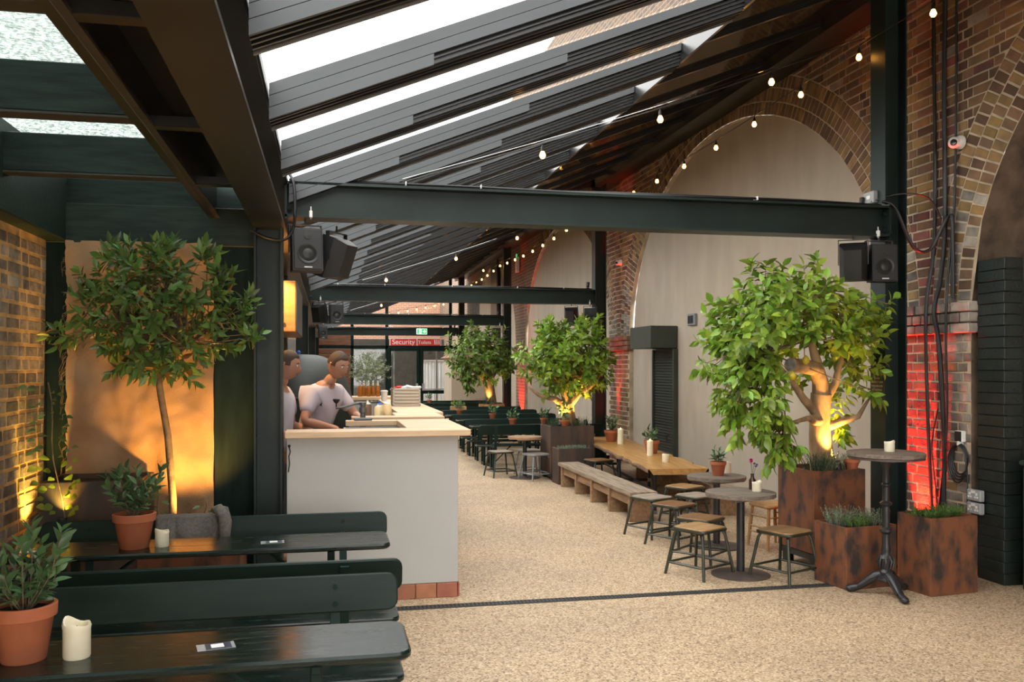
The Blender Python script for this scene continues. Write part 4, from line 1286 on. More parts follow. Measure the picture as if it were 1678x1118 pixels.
# ================================================================ rusty planters, trees, herbs
def corten_box(x, y, sx, sy, h, rz, label, m_='corten', feet=0.0, wt=0.018):
    t = thing('corten_planter', (x, y, 0), label, 'planter', 'rusty steel planters', R(rz))
    z0 = feet
    for nm, c, d in (('panel', (0, -sy / 2 + wt / 2, 0), (sx, wt, h - z0)), ('panel', (0, sy / 2 - wt / 2, 0), (sx, wt, h - z0)),
                     ('panel', (-sx / 2 + wt / 2, 0, 0), (wt, sy - 2 * wt, h - z0)), ('panel', (sx / 2 - wt / 2, 0, 0), (wt, sy - 2 * wt, h - z0))):
        MB().box((c[0], c[1], z0 + (h - z0) / 2), d, 0.004).build(nm, m_, t)
    m = MB()
    n = 8
    for i in range(n + 1):
        for j in range(n + 1):
            m.v.append(((i / n - .5) * (sx - 2 * wt), (j / n - .5) * (sy - 2 * wt), h - 0.035 + 0.012 * noise.noise((i * .9, j * .9, x))))
    for i in range(n):
        for j in range(n):
            q = i * (n + 1) + j; m.f.append((q, q + n + 1, q + n + 2, q + 1))
    m.build('soil', 'soil', t)
    if feet:
        MB().box((0, 0, feet - 0.03), (sx - 0.02, sy - 0.02, 0.05)).build('base_frame', 'steel_dark', t)
        for a in (-1, 1):
            for b in (-1, 1): MB().box((a * (sx / 2 - .06), b * (sy / 2 - .06), (feet - 0.05) / 2), (0.07, 0.07, feet - 0.05), 0.006).build('foot', 'steel_dark', t)
    return t
corten_box(4.02, 6.70, 0.49, 0.50, 0.81, 5, 'tall rusty steel planter holding the big lemon tree', 'corten', 0.14)
corten_box(3.93, 6.07, 0.46, 0.37, 0.46, 7, 'low rusty steel planter before the tall lemon planter')
corten_box(4.40, 5.76, 0.43, 0.33, 0.56, 7, 'rusty steel planter with green herbs beside the red lit pier')
corten_box(3.45, 12.63, 0.66, 0.55, 0.78, 2, 'tall rusty planter far off holding the second lemon tree', 'corten_dark', 0.10)
corten_box(3.36, 12.05, 0.48, 0.32, 0.50, 2, 'small rusty trough in front of the far tall planter', 'corten_dark')
corten_box(-0.86, 6.13, 0.62, 0.50, 0.55, 0, 'rusty planter holding the bay tree behind the bench')
corten_box(-1.45, 6.16, 0.58, 0.46, 0.93, 0, 'tall dark planter box beside the left brick wall', 'corten_dark')
# barrel planter for the far tree
t = thing('barrel_planter', (3.80, 20.7, 0), 'round wooden barrel planter under the farthest citrus tree', 'planter')
m = MB()
for i in range(16):
    a0 = 2 * math.pi * i / 16; a1 = 2 * math.pi * (i + .94) / 16
    for (r0, z0), (r1, z1) in (((.30, 0), (.35, .35)), ((.35, .35), (.31, .75))):
        m.add([(r0 * math.cos(a0), r0 * math.sin(a0), z0), (r0 * math.cos(a1), r0 * math.sin(a1), z0), (r1 * math.cos(a1), r1 * math.sin(a1), z1), (r1 * math.cos(a0), r1 * math.sin(a0), z1)], [(0, 1, 2, 3)])
m.build('staves', 'oak_gold', t)
m = MB()
for zz, r in ((0.12, .325), (0.62, .33)): m.lathe([(r, zz), (r + .006, zz), (r + .006, zz + .04), (r, zz + .04)], 24)
m.build('hoops', 'rust_base', t)
MB().lathe([(0.001, .70), (.30, .70)], 20, None, False).build('soil', 'soil', t)

def herb(x, y, z, r, h, n, m_, label, lean=0.5):
    t = thing('herb_clump', (x, y, z), label, 'plant', 'herbs in the planters')
    m = MB()
    for i in range(n):
        a = rnd.uniform(0, 6.28); q = r * math.sqrt(rnd.random())
        b = Vector((q * math.cos(a), q * math.sin(a), 0)); L = h * rnd.uniform(.6, 1.1)
        d = Vector((math.cos(a) * lean * q / r + rnd.uniform(-.25, .25), math.sin(a) * lean * q / r + rnd.uniform(-.25, .25), 1)).normalized()
        tip = b + d * L
        m.tube([b, tip], [0.002, 0.001], 3, False)
        for k in range(9):
            u = 0.15 + .85 * k / 9; p = b.lerp(tip, u)
            e = Quaternion(d, k * 2.4) @ d.orthogonal().normalized()
            ll = 0.028 * (1.15 - .5 * u)
            s = d.cross(e) * 0.0028
            dd = (e * .8 + d * .7).normalized() * ll
            m.add([p - s, p + s, p + dd], [(0, 1, 2)])
    o = m.build('sprigs', m_, t); tag(o, kind='stuff')
    return t
herb(3.88, 6.52, 0.79, 0.09, 0.17, 60, 'leaf_dark', 'dark rosemary clump at the left of the tall planter')
herb(3.99, 6.55, 0.79, 0.075, 0.17, 80, 'herb_grey', 'grey lavender clump in front of the lemon trunk')
herb(4.22, 6.62, 0.79, 0.06, 0.13, 50, 'herb_grey', 'grey lavender clump at the right corner of the tall planter')
herb(3.80, 6.09, 0.44, 0.08, 0.15, 70, 'herb_grey', 'grey lavender at the left of the low rusty planter')
herb(3.90, 6.00, 0.44, 0.075, 0.09, 60, 'herb_green', 'bright green herb at the front of the low rusty planter')
herb(4.06, 6.06, 0.44, 0.08, 0.13, 70, 'herb_grey', 'grey lavender at the right of the low rusty planter')
for i, (x, y, lab) in enumerate(((4.28, 5.73, 'left'), (4.40, 5.76, 'middle'), (4.53, 5.79, 'right'))):
    herb(x, y, 0.54, 0.085, 0.09, 70, 'herb_green', 'trailing green herb in the %s of the planter by the red pier' % lab, 0.9)
for i, x in enumerate((3.20, 3.38, 3.52, 3.68)):
    herb(x, 12.50, 0.76, 0.08, 0.15, 40, 'herb_grey' if i % 2 else 'leaf_dark', 'grey green herb in the far tall planter, number %s from its left corner' % ('one', 'two', 'three', 'four')[i])
for i, x in enumerate((3.24, 3.38, 3.50)): herb(x, 12.02, 0.48, 0.08, 0.06, 50, 'herb_grey', 'low succulent in the small far trough, %s' % ('left', 'centre', 'right')[i], 0.9)
herb(3.62, 20.6, 0.72, 0.14, 0.22, 50, 'leaf_dark', 'dark herb in the far barrel planter')
# small pot standing inside the big planter
t = thing('terracotta_pot', (4.20, 6.53, 0.785), 'small terracotta pot standing in the tall planter by the trunk', 'pot'); pot(t, 0.058, 0.10)
t = thing('potted_plant', (3.36, 12.44, 0.765), 'small pot plant standing in the far tall planter', 'potted plant'); pot(t, 0.08, 0.10)
o_, tw_ = crown((0, 0, 0.24), (0.09, 0.09, 0.13), 12, 7, 0.07, 'leaf_pot'); scatter(t, o_, 0)
t = thing('planter_box', (2.75, 18.95, 0.68), 'small wooden box planter on a far table', 'planter')
m = MB(); m.box((0, 0, 0.05), (0.34, 0.14, 0.10), 0.008); m.build('box', 'pine', t)
o_, tw_ = crown((0, 0, 0.14), (0.13, 0.06, 0.06), 10, 6, 0.06, 'leaf_vine'); scatter(t, o_, 0)

# ---- big lemon tree
t = thing('lemon_tree', (4.03, 6.70, 0.775), 'large lemon tree with a pruned bough in the tall rusty planter', 'tree')
def rel(p): return Vector(p) - Vector(t.location)
m = MB()
fork = rel((4.00, 6.66, 1.42))
m.tube([(0.02, 0, -0.02), (0.0, 0, 0.10), (-0.02, 0, 0.3), (-0.03, -0.02, 0.5), tuple(fork)], [0.115, 0.10, 0.088, 0.083, 0.085], 14)
m.build('trunk', 'bark_lemon', t, 60)
m = MB(); m.tube([tuple(fork - Vector((0, 0, .05))), (-0.05, -0.06, 0.74), (-0.12, -0.12, 0.85), (-0.28, -0.22, 0.87), (-0.46, -0.31, 0.885)], [0.075, 0.066, 0.062, 0.058, 0.056], 14)
b = m.build('bough', 'bark_lemon', t, 60)
MB().lathe([(0.001, 0), (0.052, 0.0), (0.054, -0.012)], 16, Matrix.Translation((-0.466, -0.313, 0.886)) @ Vector((-0.18, -0.09, 0.015)).to_track_quat('Z', 'Y').to_matrix().to_4x4(), False).build('cut_face', 'cut_wood', b)
BRS = [[(0, 0, .55), (0.10, -0.03, 0.72), (0.17, -0.02, 0.95), (0.22, 0.0, 1.25)], [(-0.02, 0, .45), (-0.22, -0.1, 0.60), (-0.42, -0.22, 0.78), (-0.66, -0.3, 0.98)],
       [(0, 0, .42), (-0.15, -0.15, 0.42), (-0.30, -0.3, 0.46), (-0.55, -0.4, 0.42)], [(-0.10, -0.1, .86), (-0.15, -0.1, 1.05), (-0.22, -0.16, 1.3), (-0.3, -0.2, 1.5)],
       [(0, 0, .6), (0.06, 0.12, 0.85), (0.02, 0.2, 1.1), (-0.05, 0.2, 1.35)], [(0, 0, .35), (0.12, -0.12, 0.42), (0.22, -0.18, 0.46), (0.3, -0.2, 0.6)]]
for q in BRS:
    MB().tube(q, [0.042, 0.032, 0.022, 0.010], 9).build('bough', 'bark_lemon', t, 60)
def hole(p):   # the open fork seen from the aisle
    return (-0.60 < p.x < 0.24 and p.y < 0.12 and -0.02 < p.z < 1.00) or (-0.66 < p.x < 0.0 and p.y < -0.05 and 0.55 < p.z < 1.10) or (p.x > 0.34 and p.y > -0.36) or (p.x > -0.12 and p.z > 1.46)
A_, tw = crown((-0.40, -0.26, 1.06), (0.76, 0.58, 0.62), 440, 9, 0.105, 'leaf_lemon', 0.35, 3, 0.12, 0.35, None, hole)
B_, tw2 = crown((-0.78, -0.34, 0.62), (0.30, 0.34, 0.36), 100, 8, 0.105, 'leaf_lemon', 0.3, 9, 0.5, 0.3, None, hole)
C_, tw3 = crown((-0.62, -0.42, 0.24), (0.22, 0.15, 0.16), 20, 8, 0.10, 'leaf_lemon', 0.3, 5, 0.8, 0.2)
D_, tw4 = crown((0.22, -0.10, 1.0), (0.30, 0.35, 0.42), 70, 9, 0.10, 'leaf_lemon', 0.3, 6, 0.2, 0.3, None, hole)
E_, tw5 = crown((0.2, 0.1, 0.45), (0.16, 0.2, 0.30), 22, 8, 0.10, 'leaf_lemon', 0.3, 8, 0.5, 0.2, None, lambda p: p.y < 0)
scatter(t, A_ + B_ + C_ + D_ + E_, 300)
m = MB()
for q, tips in ((BRS[1][3], tw[::6] + tw2[::3]), (BRS[3][3], tw[1::6]), (BRS[0][2], tw4[::2]), (BRS[2][3], tw3)):
    branch_to(m, q, tips)
tag(m.build('twigs', 'bark', t), kind='stuff')
for (x, y, zz) in ((-0.39, -0.42, 0.92), (-0.55, -0.5, 0.80), (-0.3, -0.45, 1.2)):
    m = MB(); m.lathe([(0.001, -0.036), (0.012, -0.032), (0.026, -0.015), (0.029, 0.0), (0.026, 0.016), (0.012, 0.03), (0.004, 0.038)], 12, TR(x, y, zz)); m.build('lemon', 'lemon_skin', t, 60)
# ---- second lemon tree
t = thing('lemon_tree', (3.50, 12.66, 0.745), 'lemon tree in the far tall rusty planter by the second steel column', 'tree')
m = MB(); m.tube([(0, 0, 0), (-0.02, 0, 0.2), (-0.04, 0, 0.34)], [0.12, 0.10, 0.10], 12); m.build('trunk', 'bark_lemon', t, 60)
for q in ([(-0.04, 0, .28), (0.12, -0.05, 0.48), (0.34, -0.1, 0.64), (0.5, -0.1, 0.85)], [(-0.04, 0, .3), (-0.10, -0.04, 0.5), (-0.2, -0.05, 0.66), (-0.25, -.1, 0.95)], [(-0.06, 0, .3), (-0.25, -0.1, 0.42), (-0.5, -0.15, 0.48), (-0.65, -.1, 0.6)]):
    MB().tube(q, [0.06, 0.045, 0.03, 0.012], 9).build('bough', 'bark_lemon', t, 60)
A_, tw = crown((-0.08, -0.1, 0.98), (0.70, 0.52, 0.50), 300, 8, 0.115, 'leaf_lemon', 0.35, 11, 0.05, 0.35, None, lambda p: p.z < 0.40 + 0.1 * abs(p.x))
B_, tw2 = crown((-0.25, -0.1, 1.42), (0.25, 0.2, 0.22), 22, 9, 0.11, 'leaf_lemon', 0.3, 12, -0.3, 0.2)
C_, tw3 = crown((0.3, -0.1, 1.40), (0.25, 0.2, 0.22), 22, 9, 0.11, 'leaf_lemon', 0.3, 13, -0.3, 0.2)
scatter(t, A_ + B_ + C_, 260)
m = MB(); branch_to(m, (-0.2, -0.05, .66), tw[::4] + tw2[::3]); branch_to(m, (0.34, -0.1, .64), tw[1::5] + tw3[::3]); tag(m.build('twigs', 'bark', t), kind='stuff')
# ---- farthest citrus tree
t = thing('citrus_tree', (3.80, 20.7, 0.70), 'dark leafy citrus tree in the farthest planter before the plaster kiosk', 'tree')
m = MB(); m.tube([(0, 0, 0), (-0.03, 0, 0.3), (-0.08, 0, 0.62)], [0.14, 0.12, 0.13], 12); m.build('trunk', 'bark', t, 60)
for q in ([(-0.08, 0, .55), (0.1, 0, 0.8), (0.2, 0, 1.1)], [(-0.08, 0, .55), (-0.3, 0, 0.75), (-0.6, 0, 0.9)], [(-0.08, 0, .55), (-0.12, 0, 0.9), (-0.2, 0, 1.4)]):
    MB().tube(q, [0.06, 0.04, 0.015], 8).build('bough', 'bark', t, 60)
A_, tw = crown((-0.28, -0.1, 1.22), (0.80, 0.6, 0.68), 260, 8, 0.13, 'leaf_far', 0.4, 21, 0.1, 0.3, None, lambda p: p.z < 0.5)
B_, _ = crown((-0.62, -0.1, 0.55), (0.18, 0.15, 0.28), 22, 7, 0.12, 'leaf_far', 0.4, 22, 0.6, 0.2)
C_, _ = crown((0.3, -0.1, 0.95), (0.3, 0.3, 0.3), 40, 7, 0.12, 'leaf_far', 0.4, 23, 0.1, 0.2)
scatter(t, A_ + B_ + C_, 0)
# ---- olive behind the counters
t = thing('olive_tree', (0.9, 20, 0), 'grey green olive tree with pale stems behind the kitchen counters', 'tree')
m = MB()
for s in (-1, 1): m.tube([(s * .03, 0, 0.3), (s * .05, 0, 0.9), (-.02 + s * .09, 0, 1.4), (-.06 + s * .16, 0, 1.9)], [0.03, 0.028, 0.02, 0.01], 7)
m.build('trunk', 'bark_pale', t, 60)
m = MB(); m.lathe([(0.16, 0), (0.2, 0.34), (0.19, 0.36), (0.17, 0.34)], 16); m.build('pot', 'terracotta', t, 40)
A_, _ = crown((0, 0, 1.58), (0.46, 0.42, 0.40), 240, 9, 0.075, 'leaf_olive', 0.4, 31, 0, 0.2)
scatter(t, A_, 0, stuff='foliage')
# ---- bay tree in front of the burlap
t = thing('bay_tree', (-0.985, 6.05, 0.50), 'round headed bay tree on a bare stem before the burlap panel', 'tree')
m = MB(); m.tube([(0, 0, 0), (0.0, 0, 0.3), (-0.03, 0, 0.7), (-0.075, -0.02, 1.0), (-0.09, -0.03, 1.14)], [0.026, 0.024, 0.022, 0.021, 0.022], 10); m.build('stem', 'bark', t, 60)
fk = (-0.09, -0.03, 1.12)
MAIN = [[fk, (-0.25, -0.08, 1.3), (-0.4, -0.15, 1.5)], [fk, (-0.08, -0.1, 1.35), (-0.1, -0.15, 1.65)], [fk, (0.1, -0.06, 1.28), (0.28, -0.12, 1.45)], [fk, (-0.02, 0.02, 1.35), (0.08, 0.02, 1.65)]]
for q in MAIN: MB().tube(q, [0.014, 0.010, 0.004], 7).build('branch', 'bark', t, 60)
A_, tw = crown((-0.08, -0.16, 1.46), (0.52, 0.36, 0.42), 210, 9, 0.085, 'leaf_bay', 0.35, 41, 0.05, 0.3, 'leaf_bay_old', lambda p: p.y > 0.3)
tops = []
for (x, y, zz) in ((-0.32, -0.15, 1.86), (-0.05, -0.2, 1.88), (0.20, -0.1, 1.88), (0.33, -0.15, 1.72), (-0.5, -0.15, 1.62), (0.46, -0.2, 1.55), (0.50, -0.2, 1.36), (-0.22, -.2, 1.82), (0.0, -.1, 1.86)):
    q, w_ = crown((x, y, zz), (0.06, 0.06, 0.07), 5, 8, 0.09, 'leaf_bay', 0.2, 42, -0.5, 0.2); tops += q; tw += w_
scatter(t, A_ + tops, 300)
m = MB()
for i, (p, d) in enumerate(tw[::2]): branch_to(m, MAIN[i % 4][1], [(p, d)], 0.006)
tag(m.build('twigs', 'bark', t), kind='stuff')
# vines by the wall and bay stem; uplight put into lower leaf colour
def vine(x, y, z, h, lean, n, size, label, spread=0.12, nb=0):
    t = thing('young_vine', (x, y, z), label, 'plant', 'young vines')
    m = MB(); pts = [(lean * u + 0.015 * math.sin(u * 9), 0, h * u) for u in [i / 8 for i in range(9)]]
    m.tube(pts, 0.004, 5); m.build('stem', 'bark', t)
    out = []
    for i in range(n):
        u = 0.12 + 0.88 * (i / n); p = Vector((lean * u, 0, h * u)); s = -1 if i % 2 else 1
        d = Vector((s * rnd.uniform(.5, 1), rnd.uniform(-.8, -.1), rnd.uniform(-.1, .5))).normalized()
        st_ = p + d * rnd.uniform(0.02, spread)
        out.append((leaf_matrix(st_, (d + Vector((0, -.5, -.3))).normalized(), Vector((0, -0.9, 0.6)), size * rnd.uniform(.6, 1.1)), 'leaf_vine' if u < 0.5 else 'leaf_pot'))
    scatter(t, out, 80)
vine(-1.60, 5.93, 0.6, 0.95, -0.10, 60, 0.065, 'thin young vine climbing beside the brick wall on the left')
vine(-0.98, 5.86, 0.50, 0.44, -0.09, 9, 0.07, 'short vine, leaves coloured yellow as if uplit, at the foot of the bay tree stem', 0.05)
vine(-0.80, 5.86, 0.50, 0.30, 0.04, 8, 0.08, 'short leafy vine beside the grey blanket', 0.06)

# ================================================================ kitchen counters
def worktop(t, boxes, z1=1.2, th=0.045):
    for (x0, x1, y0, y1) in boxes:
        MB().box(((x0 + x1) / 2, (y0 + y1) / 2, z1 - th / 2), (x1 - x0, y1 - y0, th), 0.004).build('worktop', 'worktop', t)
c1 = thing('counter', (0, 0, 0), 'front kitchen counter with pale grey panel and beech worktop', 'counter', 'kitchen counters')
MB().box((0.315, 6.305, 0.63), (1.19, 0.05, 1.05), 0.003).build('front_panel', 'counter_paint', c1)
MB().box((0.895, 6.88, 0.63), (0.03, 1.1, 1.05), 0.003).build('side_panel', 'counter_paint', c1)
MB().box((0.50, 6.92, 0.55), (0.76, 1.1, 0.88)).build('carcass', 'steel_dark', c1)
worktop(c1, [(-0.29, 0.99, 6.20, 6.46), (0.56, 0.99, 6.46, 7.49), (0.14, 0.56, 7.36, 7.49)])
m = MB(); m.box((0.33, 6.91, 1.03), (0.42, 0.88, 0.01)); m.box((0.33, 6.50, 1.09), (0.42, 0.02, 0.12)); m.box((0.33, 7.33, 1.09), (0.42, 0.02, 0.12)); m.box((0.13, 6.91, 1.09), (0.02, 0.88, 0.12)); m.build('steel_well', 'galvanised', c1)
i = 0; x = 0.905
while x > -0.27:
    MB().box((x - 0.075, 6.278, 0.052), (0.146, 0.014, 0.102), 0.003).build('skirting_tile', 'terracotta_tile', c1); x -= 0.15
for y in range(7): MB().box((0.914, 6.36 + y * 0.15, 0.052), (0.012, 0.146, 0.102), 0.003).build('skirting_tile', 'terracotta_tile', c1)
m = MB(); m.tube([(-0.265, 6.27, 1.10), (-0.255, 6.265, 1.06), (-0.265, 6.262, 1.03), (-0.26, 6.265, 0.98), (-0.268, 6.265, 0.92)], 0.004, 5); m.ball((-0.262, 6.262, 1.10), 0.010, 8, 5); m.build('hanging_cord', 'black_cable', c1)
c2 = thing('counter', (0, 0, 0), 'second kitchen counter with the beige crate and squeeze bottles', 'counter', 'kitchen counters')
MB().box((0.60, 7.95, 0.58), (0.84, 0.05, 1.14), 0.003).build('front_panel', 'counter_paint', c2)
MB().box((1.03, 9.95, 0.58), (0.03, 4.0, 1.14), 0.003).build('side_panel', 'counter_paint', c2)
MB().box((0.72, 10.0, 0.5), (0.03, 3.6, 0.98), 0.003).build('inner_panel', 'steel_dark', c2)
worktop(c2, [(0.20, 1.02, 7.88, 8.10), (0.60, 1.02, 8.10, 8.6), (0.66, 1.10, 8.6, 12.0)])
MB().box((0.42, 8.35, 1.155), (0.40, 0.5, 0.01)).build('inset_tray', 'galvanised', c2)
MB().box((0.42, 8.35, 0.57), (0.40, 0.5, 1.14)).build('carcass', 'steel_dark', c2)
c3 = thing('counter', (0, 0, 0), 'rear kitchen counter carrying the amber bottles', 'counter', 'kitchen counters')
MB().box((0.42, 12.05, 0.58), (1.1, 0.05, 1.14), 0.003).build('front_panel', 'counter_paint', c3)
worktop(c3, [(-0.15, 1.05, 12.0, 12.5)], 1.235)
MB().box((0.42, 12.3, 0.58), (1.0, 0.44, 1.14)).build('carcass', 'counter_paint', c3)
bb = thing('bin', (1.16, 9.15, 0), 'slim black bin standing beside the counter', 'bin')
MB().box((0, 0, 0.22), (0.10, 0.28, 0.44), 0.01).build('body', 'black_plastic', bb); MB().box((0, 0, 0.45), (0.11, 0.29, 0.03), 0.008).build('lid', 'black_plastic', bb)
# crank mill clamped to the counter
t = thing('crank_mill', (0.28, 7.42, 1.2), 'grey crank mill clamped to the front counter', 'mill')
m = MB(); m.box((0, 0, 0.012), (0.15, 0.10, 0.024), 0.006); m.box((0, -0.03, -0.05), (0.05, 0.03, 0.12), 0.005); m.build('clamp', 'mill_grey', t)
m = MB(); m.lathe([(0.022, 0.02), (0.022, 0.06), (0.030, 0.065), (0.030, 0.105), (0.022, 0.11), (0.022, 0.13), (0.03, 0.132), (0.03, 0.15), (0.01, 0.152)], 16); m.build('column', 'mill_grey', t, 40)
m = MB(); m.tube([(0, 0, 0.142), (-0.05, 0, 0.142), (-0.10, 0, 0.125), (-0.16, 0, 0.11), (-0.22, 0, 0.105)], [0.011, 0.010, 0.009, 0.009, 0.011], 8); m.build('crank_arm', 'mill_grey', t, 60)
m = MB(); m.lathe([(0.006, 0.10), (0.006, 0.14), (0.018, 0.15), (0.028, 0.165), (0.028, 0.178), (0.012, 0.185)], 14, TR(-0.215, 0, 0)); m.build('knob', 'black_plastic', t, 50)
# crate and bottles
t = thing('perforated_crate', (0.855, 10.05, 1.2), 'beige perforated crate with red and white packets on the counter', 'crate')
m = MB(); m.box((0, -0.145, 0.1), (0.30, 0.004, 0.2)); m.box((0, 0.15, 0.1), (0.31, 0.01, 0.2)); m.box((-0.15, 0, 0.1), (0.01, 0.3, 0.2)); m.box((0.15, 0, 0.1), (0.01, 0.3, 0.2)); m.box((0, 0, 0.006), (0.31, 0.3, 0.012)); m.build('body', 'rattan', t)
m = MB()
for i in range(6): m.box((0, -0.151, 0.012 + i * 0.036), (0.31, 0.012, 0.016), 0.002)
for x in (-0.147, 0.147): m.box((x, -0.151, 0.1), (0.016, 0.012, 0.2), 0.002)
m.build('bands', 'beige_plastic', t)
m = MB()
for i in range(22): m.box((-0.135 + i * 0.0129, -0.150, 0.1), (0.0045, 0.008, 0.19))
m.build('bars', 'beige_plastic', t)
m = MB()
for i in range(5): m.box((0, 0, 0), (0.10, 0.07, 0.03), 0.01, TR(-0.02 + i * 0.035, -0.05 + (i % 2) * .08, 0.20 + (i % 3) * .006, rnd.uniform(-15, 15), rnd.uniform(-15, 15), rnd.uniform(0, 90)))
m.build('white_packets', 'white_plastic', t)
m = MB(); m.box((-0.07, -0.06, 0.215), (0.07, 0.05, 0.025), 0.008); m.box((-0.11, 0.0, 0.205), (0.04, 0.03, 0.02), 0.006); m.build('red_packets', 'petal_red', t)
def lbottle(x, y, z, prof, m_, label, cat='bottle', extra=None, group='bottles on the kitchen counters'):
    t = thing('bottle', (x, y, z), label, cat, group)
    MB().lathe(prof, 16).build('body', m_, t, 40)
    for nm, pr, mm in (extra or []): MB().lathe(pr, 14).build(nm, mm, t, 40)
beer = [(0.028, 0), (0.03, 0.004), (0.03, 0.105), (0.026, 0.125), (0.014, 0.15), (0.012, 0.195), (0.013, 0.20)]
for i, x in enumerate((0.42, 0.475, 0.535, 0.60, 0.66)):
    lbottle(x, 12.16 + (i % 2) * 0.08, 1.235, [(r, z) for r, z in beer], 'bottle_amber', 'amber bottle on the rear counter, %s in the row' % ('leftmost', 'second', 'middle', 'fourth', 'rightmost')[i], 'bottle',
            [('neck', [(0.0145, 0.145), (0.0125, 0.19), (0.0128, 0.196)], 'bottle_clear'), ('cap', [(0.0145, 0.195), (0.0145, 0.207), (0.01, 0.21)], 'chrome')])
sq = lambda h, r: [(r * .92, 0), (r, 0.006), (r, h * .72), (r * .8, h * .80)]
noz = lambda h, r: [(r * .84, h * .79), (r * .84, h * .84), (r * .3, h * .87), (r * .12, h)]
for x, y, h, r, mm, lab in ((0.36, 8.34, 0.17, 0.036, 'sauce_brown', 'squeeze bottle with brown sauce at the left of the group'), (0.45, 8.28, 0.135, 0.034, 'sauce_cream', 'short cream squeeze bottle in front'),
                            (0.475, 8.40, 0.16, 0.034, 'sauce_cream', 'cream squeeze bottle with a blue cap'), (0.545, 8.35, 0.165, 0.036, 'sauce_cream', 'cream squeeze bottle beside the blue capped one'), (0.545, 8.50, 0.165, 0.036, 'bottle_clear', 'pale squeeze bottle behind the cream ones')):
    lbottle(x, y, 1.16, sq(h, r), mm, lab, 'bottle', [('nozzle', noz(h, r), 'blue_cap' if 'with a blue' in lab else 'white_plastic')])
t = thing('paper_cup', (0.70, 11.4, 1.2), 'white cup stack beside the beige crate', 'cups'); MB().lathe([(0.035, 0), (0.045, 0.12), (0.047, 0.125)], 16).build('cups', 'white_plastic', t, 40); MB().lathe([(0.048, 0.12), (0.048, 0.135), (0.03, 0.14)], 16).build('lid', 'white_plastic', t, 40)
# domed oven
t = thing('domed_oven', (-0.36, 9.7, 0), 'big grey domed pizza oven behind the cooks', 'oven')
m = MB(); prof = [(0.60, 0.75), (0.62, 0.80), (0.62, 1.20)]
for i in range(13):
    a = math.pi / 2 * i / 12; prof.append((0.20 + 0.42 * math.cos(a), 1.20 + 0.57 * math.sin(a)))
prof.append((0.01, 1.775)); m.lathe(prof, 40); m.build('dome', 'oven_grey', t, 40)
m = MB(); m.box((0, 0, 0.37), (1.0, 1.0, 0.74), 0.03); m.build('stand', 'steel_dark', t)
m = MB(); m.box((0.16, -0.60, 1.32), (0.52, 0.08, 0.03), 0.008); m.build('mouth_shelf', 'black_iron', t)
m = MB(); m.prism([(-0.2, 0), (0.2, 0), (0.2, 0.14), (0.1, 0.24), (-0.1, 0.24), (-0.2, 0.14)], 0, 0.03, Matrix.Translation((0.0, -0.60, 1.0)) @ Matrix.Rotation(R(90), 4, 'X')); m.build('mouth', 'wick', t)
m = MB(); m.tube([(-0.15, 0, 1.74), (-0.15, 0, 2.6)], 0.09, 14); m.build('flue', 'black_iron', t, 60)
m = MB(); m.lathe([(0.02, 1.765), (0.025, 1.80), (0.01, 1.815)], 10, TR(0.05, -0.1, 0)); m.build('cap', 'blue_cap', t)
# wooden wall box lit from above, with its lamp
t = thing('wooden_wall_box', (-0.74, 8.85, 1.95), 'wooden box hung over the kitchen glowing orange under a lamp', 'cabinet')
MB().box((0, 0, 0.225), (0.92, 1.7, 0.45), 0.006).build('box', 'hood_wood', t)
MB().box((0.464, 0, 0.225), (0.01, 1.68, 0.44), 0.003).build('end_panel', 'board_grey', t)
MB().box((0.32, -0.852, 0.225), (0.006, 0.01, 0.43)).build('groove', 'bark', t)
MB().box((0, 0.2, 0.56), (0.06, 0.06, 0.24)).build('hanger', 'steel_dark', t)
text('lettering', 'AMB', 0.05, 'wick', t, Matrix.Translation((0.33, -0.853, 0.06)) @ FR)
lp = thing('wall_lamp', (-0.42, 7.80, 2.46), 'small warm lamp shining onto the wooden wall box', 'lamp')
MB().lathe([(0.02, 0), (0.028, 0.03), (0.03, 0.07), (0.01, 0.1)], 14).build('housing', 'black_iron', lp, 40)
MB().tube([(0, 0, 0.09), (0, 0, 0.14)], 0.008, 6).build('stem', 'black_iron', lp)
MB().ball((0, 0, -0.005), 0.022, 10, 6).build('bulb', 'lamp_warm', lp, 60)
spot(lp, (-0.42, 7.80, 2.44), (-0.40, 8.0, 2.0), 22, (1, 0.55, 0.16), 120, 0.8)
# ================================================================ people
def skin_mesh(name, joints, edges, m, parent, sub=2, root=0):
    """joints: list of (pos, rx, ry); grown with the Skin modifier and stored as a plain mesh"""
    me = bpy.data.meshes.new(name)
    me.from_pydata([j[0] for j in joints], edges, [])
    o = bpy.data.objects.new(name, me); COL.objects.link(o)
    sk = o.modifiers.new('skin', 'SKIN'); sk.use_smooth_shade = True
    for i, j in enumerate(joints):
        v = me.skin_vertices[0].data[i]; v.radius = (j[1], j[2]); v.use_root = (i == root)
    sb = o.modifiers.new('sub', 'SUBSURF'); sb.levels = sub; sb.render_levels = sub
    bpy.context.view_layer.update()
    ev = bpy.data.meshes.new_from_object(o.evaluated_get(bpy.context.evaluated_depsgraph_get()))
    ev.name = name
    bpy.data.objects.remove(o)
    ev.materials.clear(); ev.materials.append(MATS[m])
    for p in ev.polygons: p.use_smooth = True
    return obj(name, ev, parent)
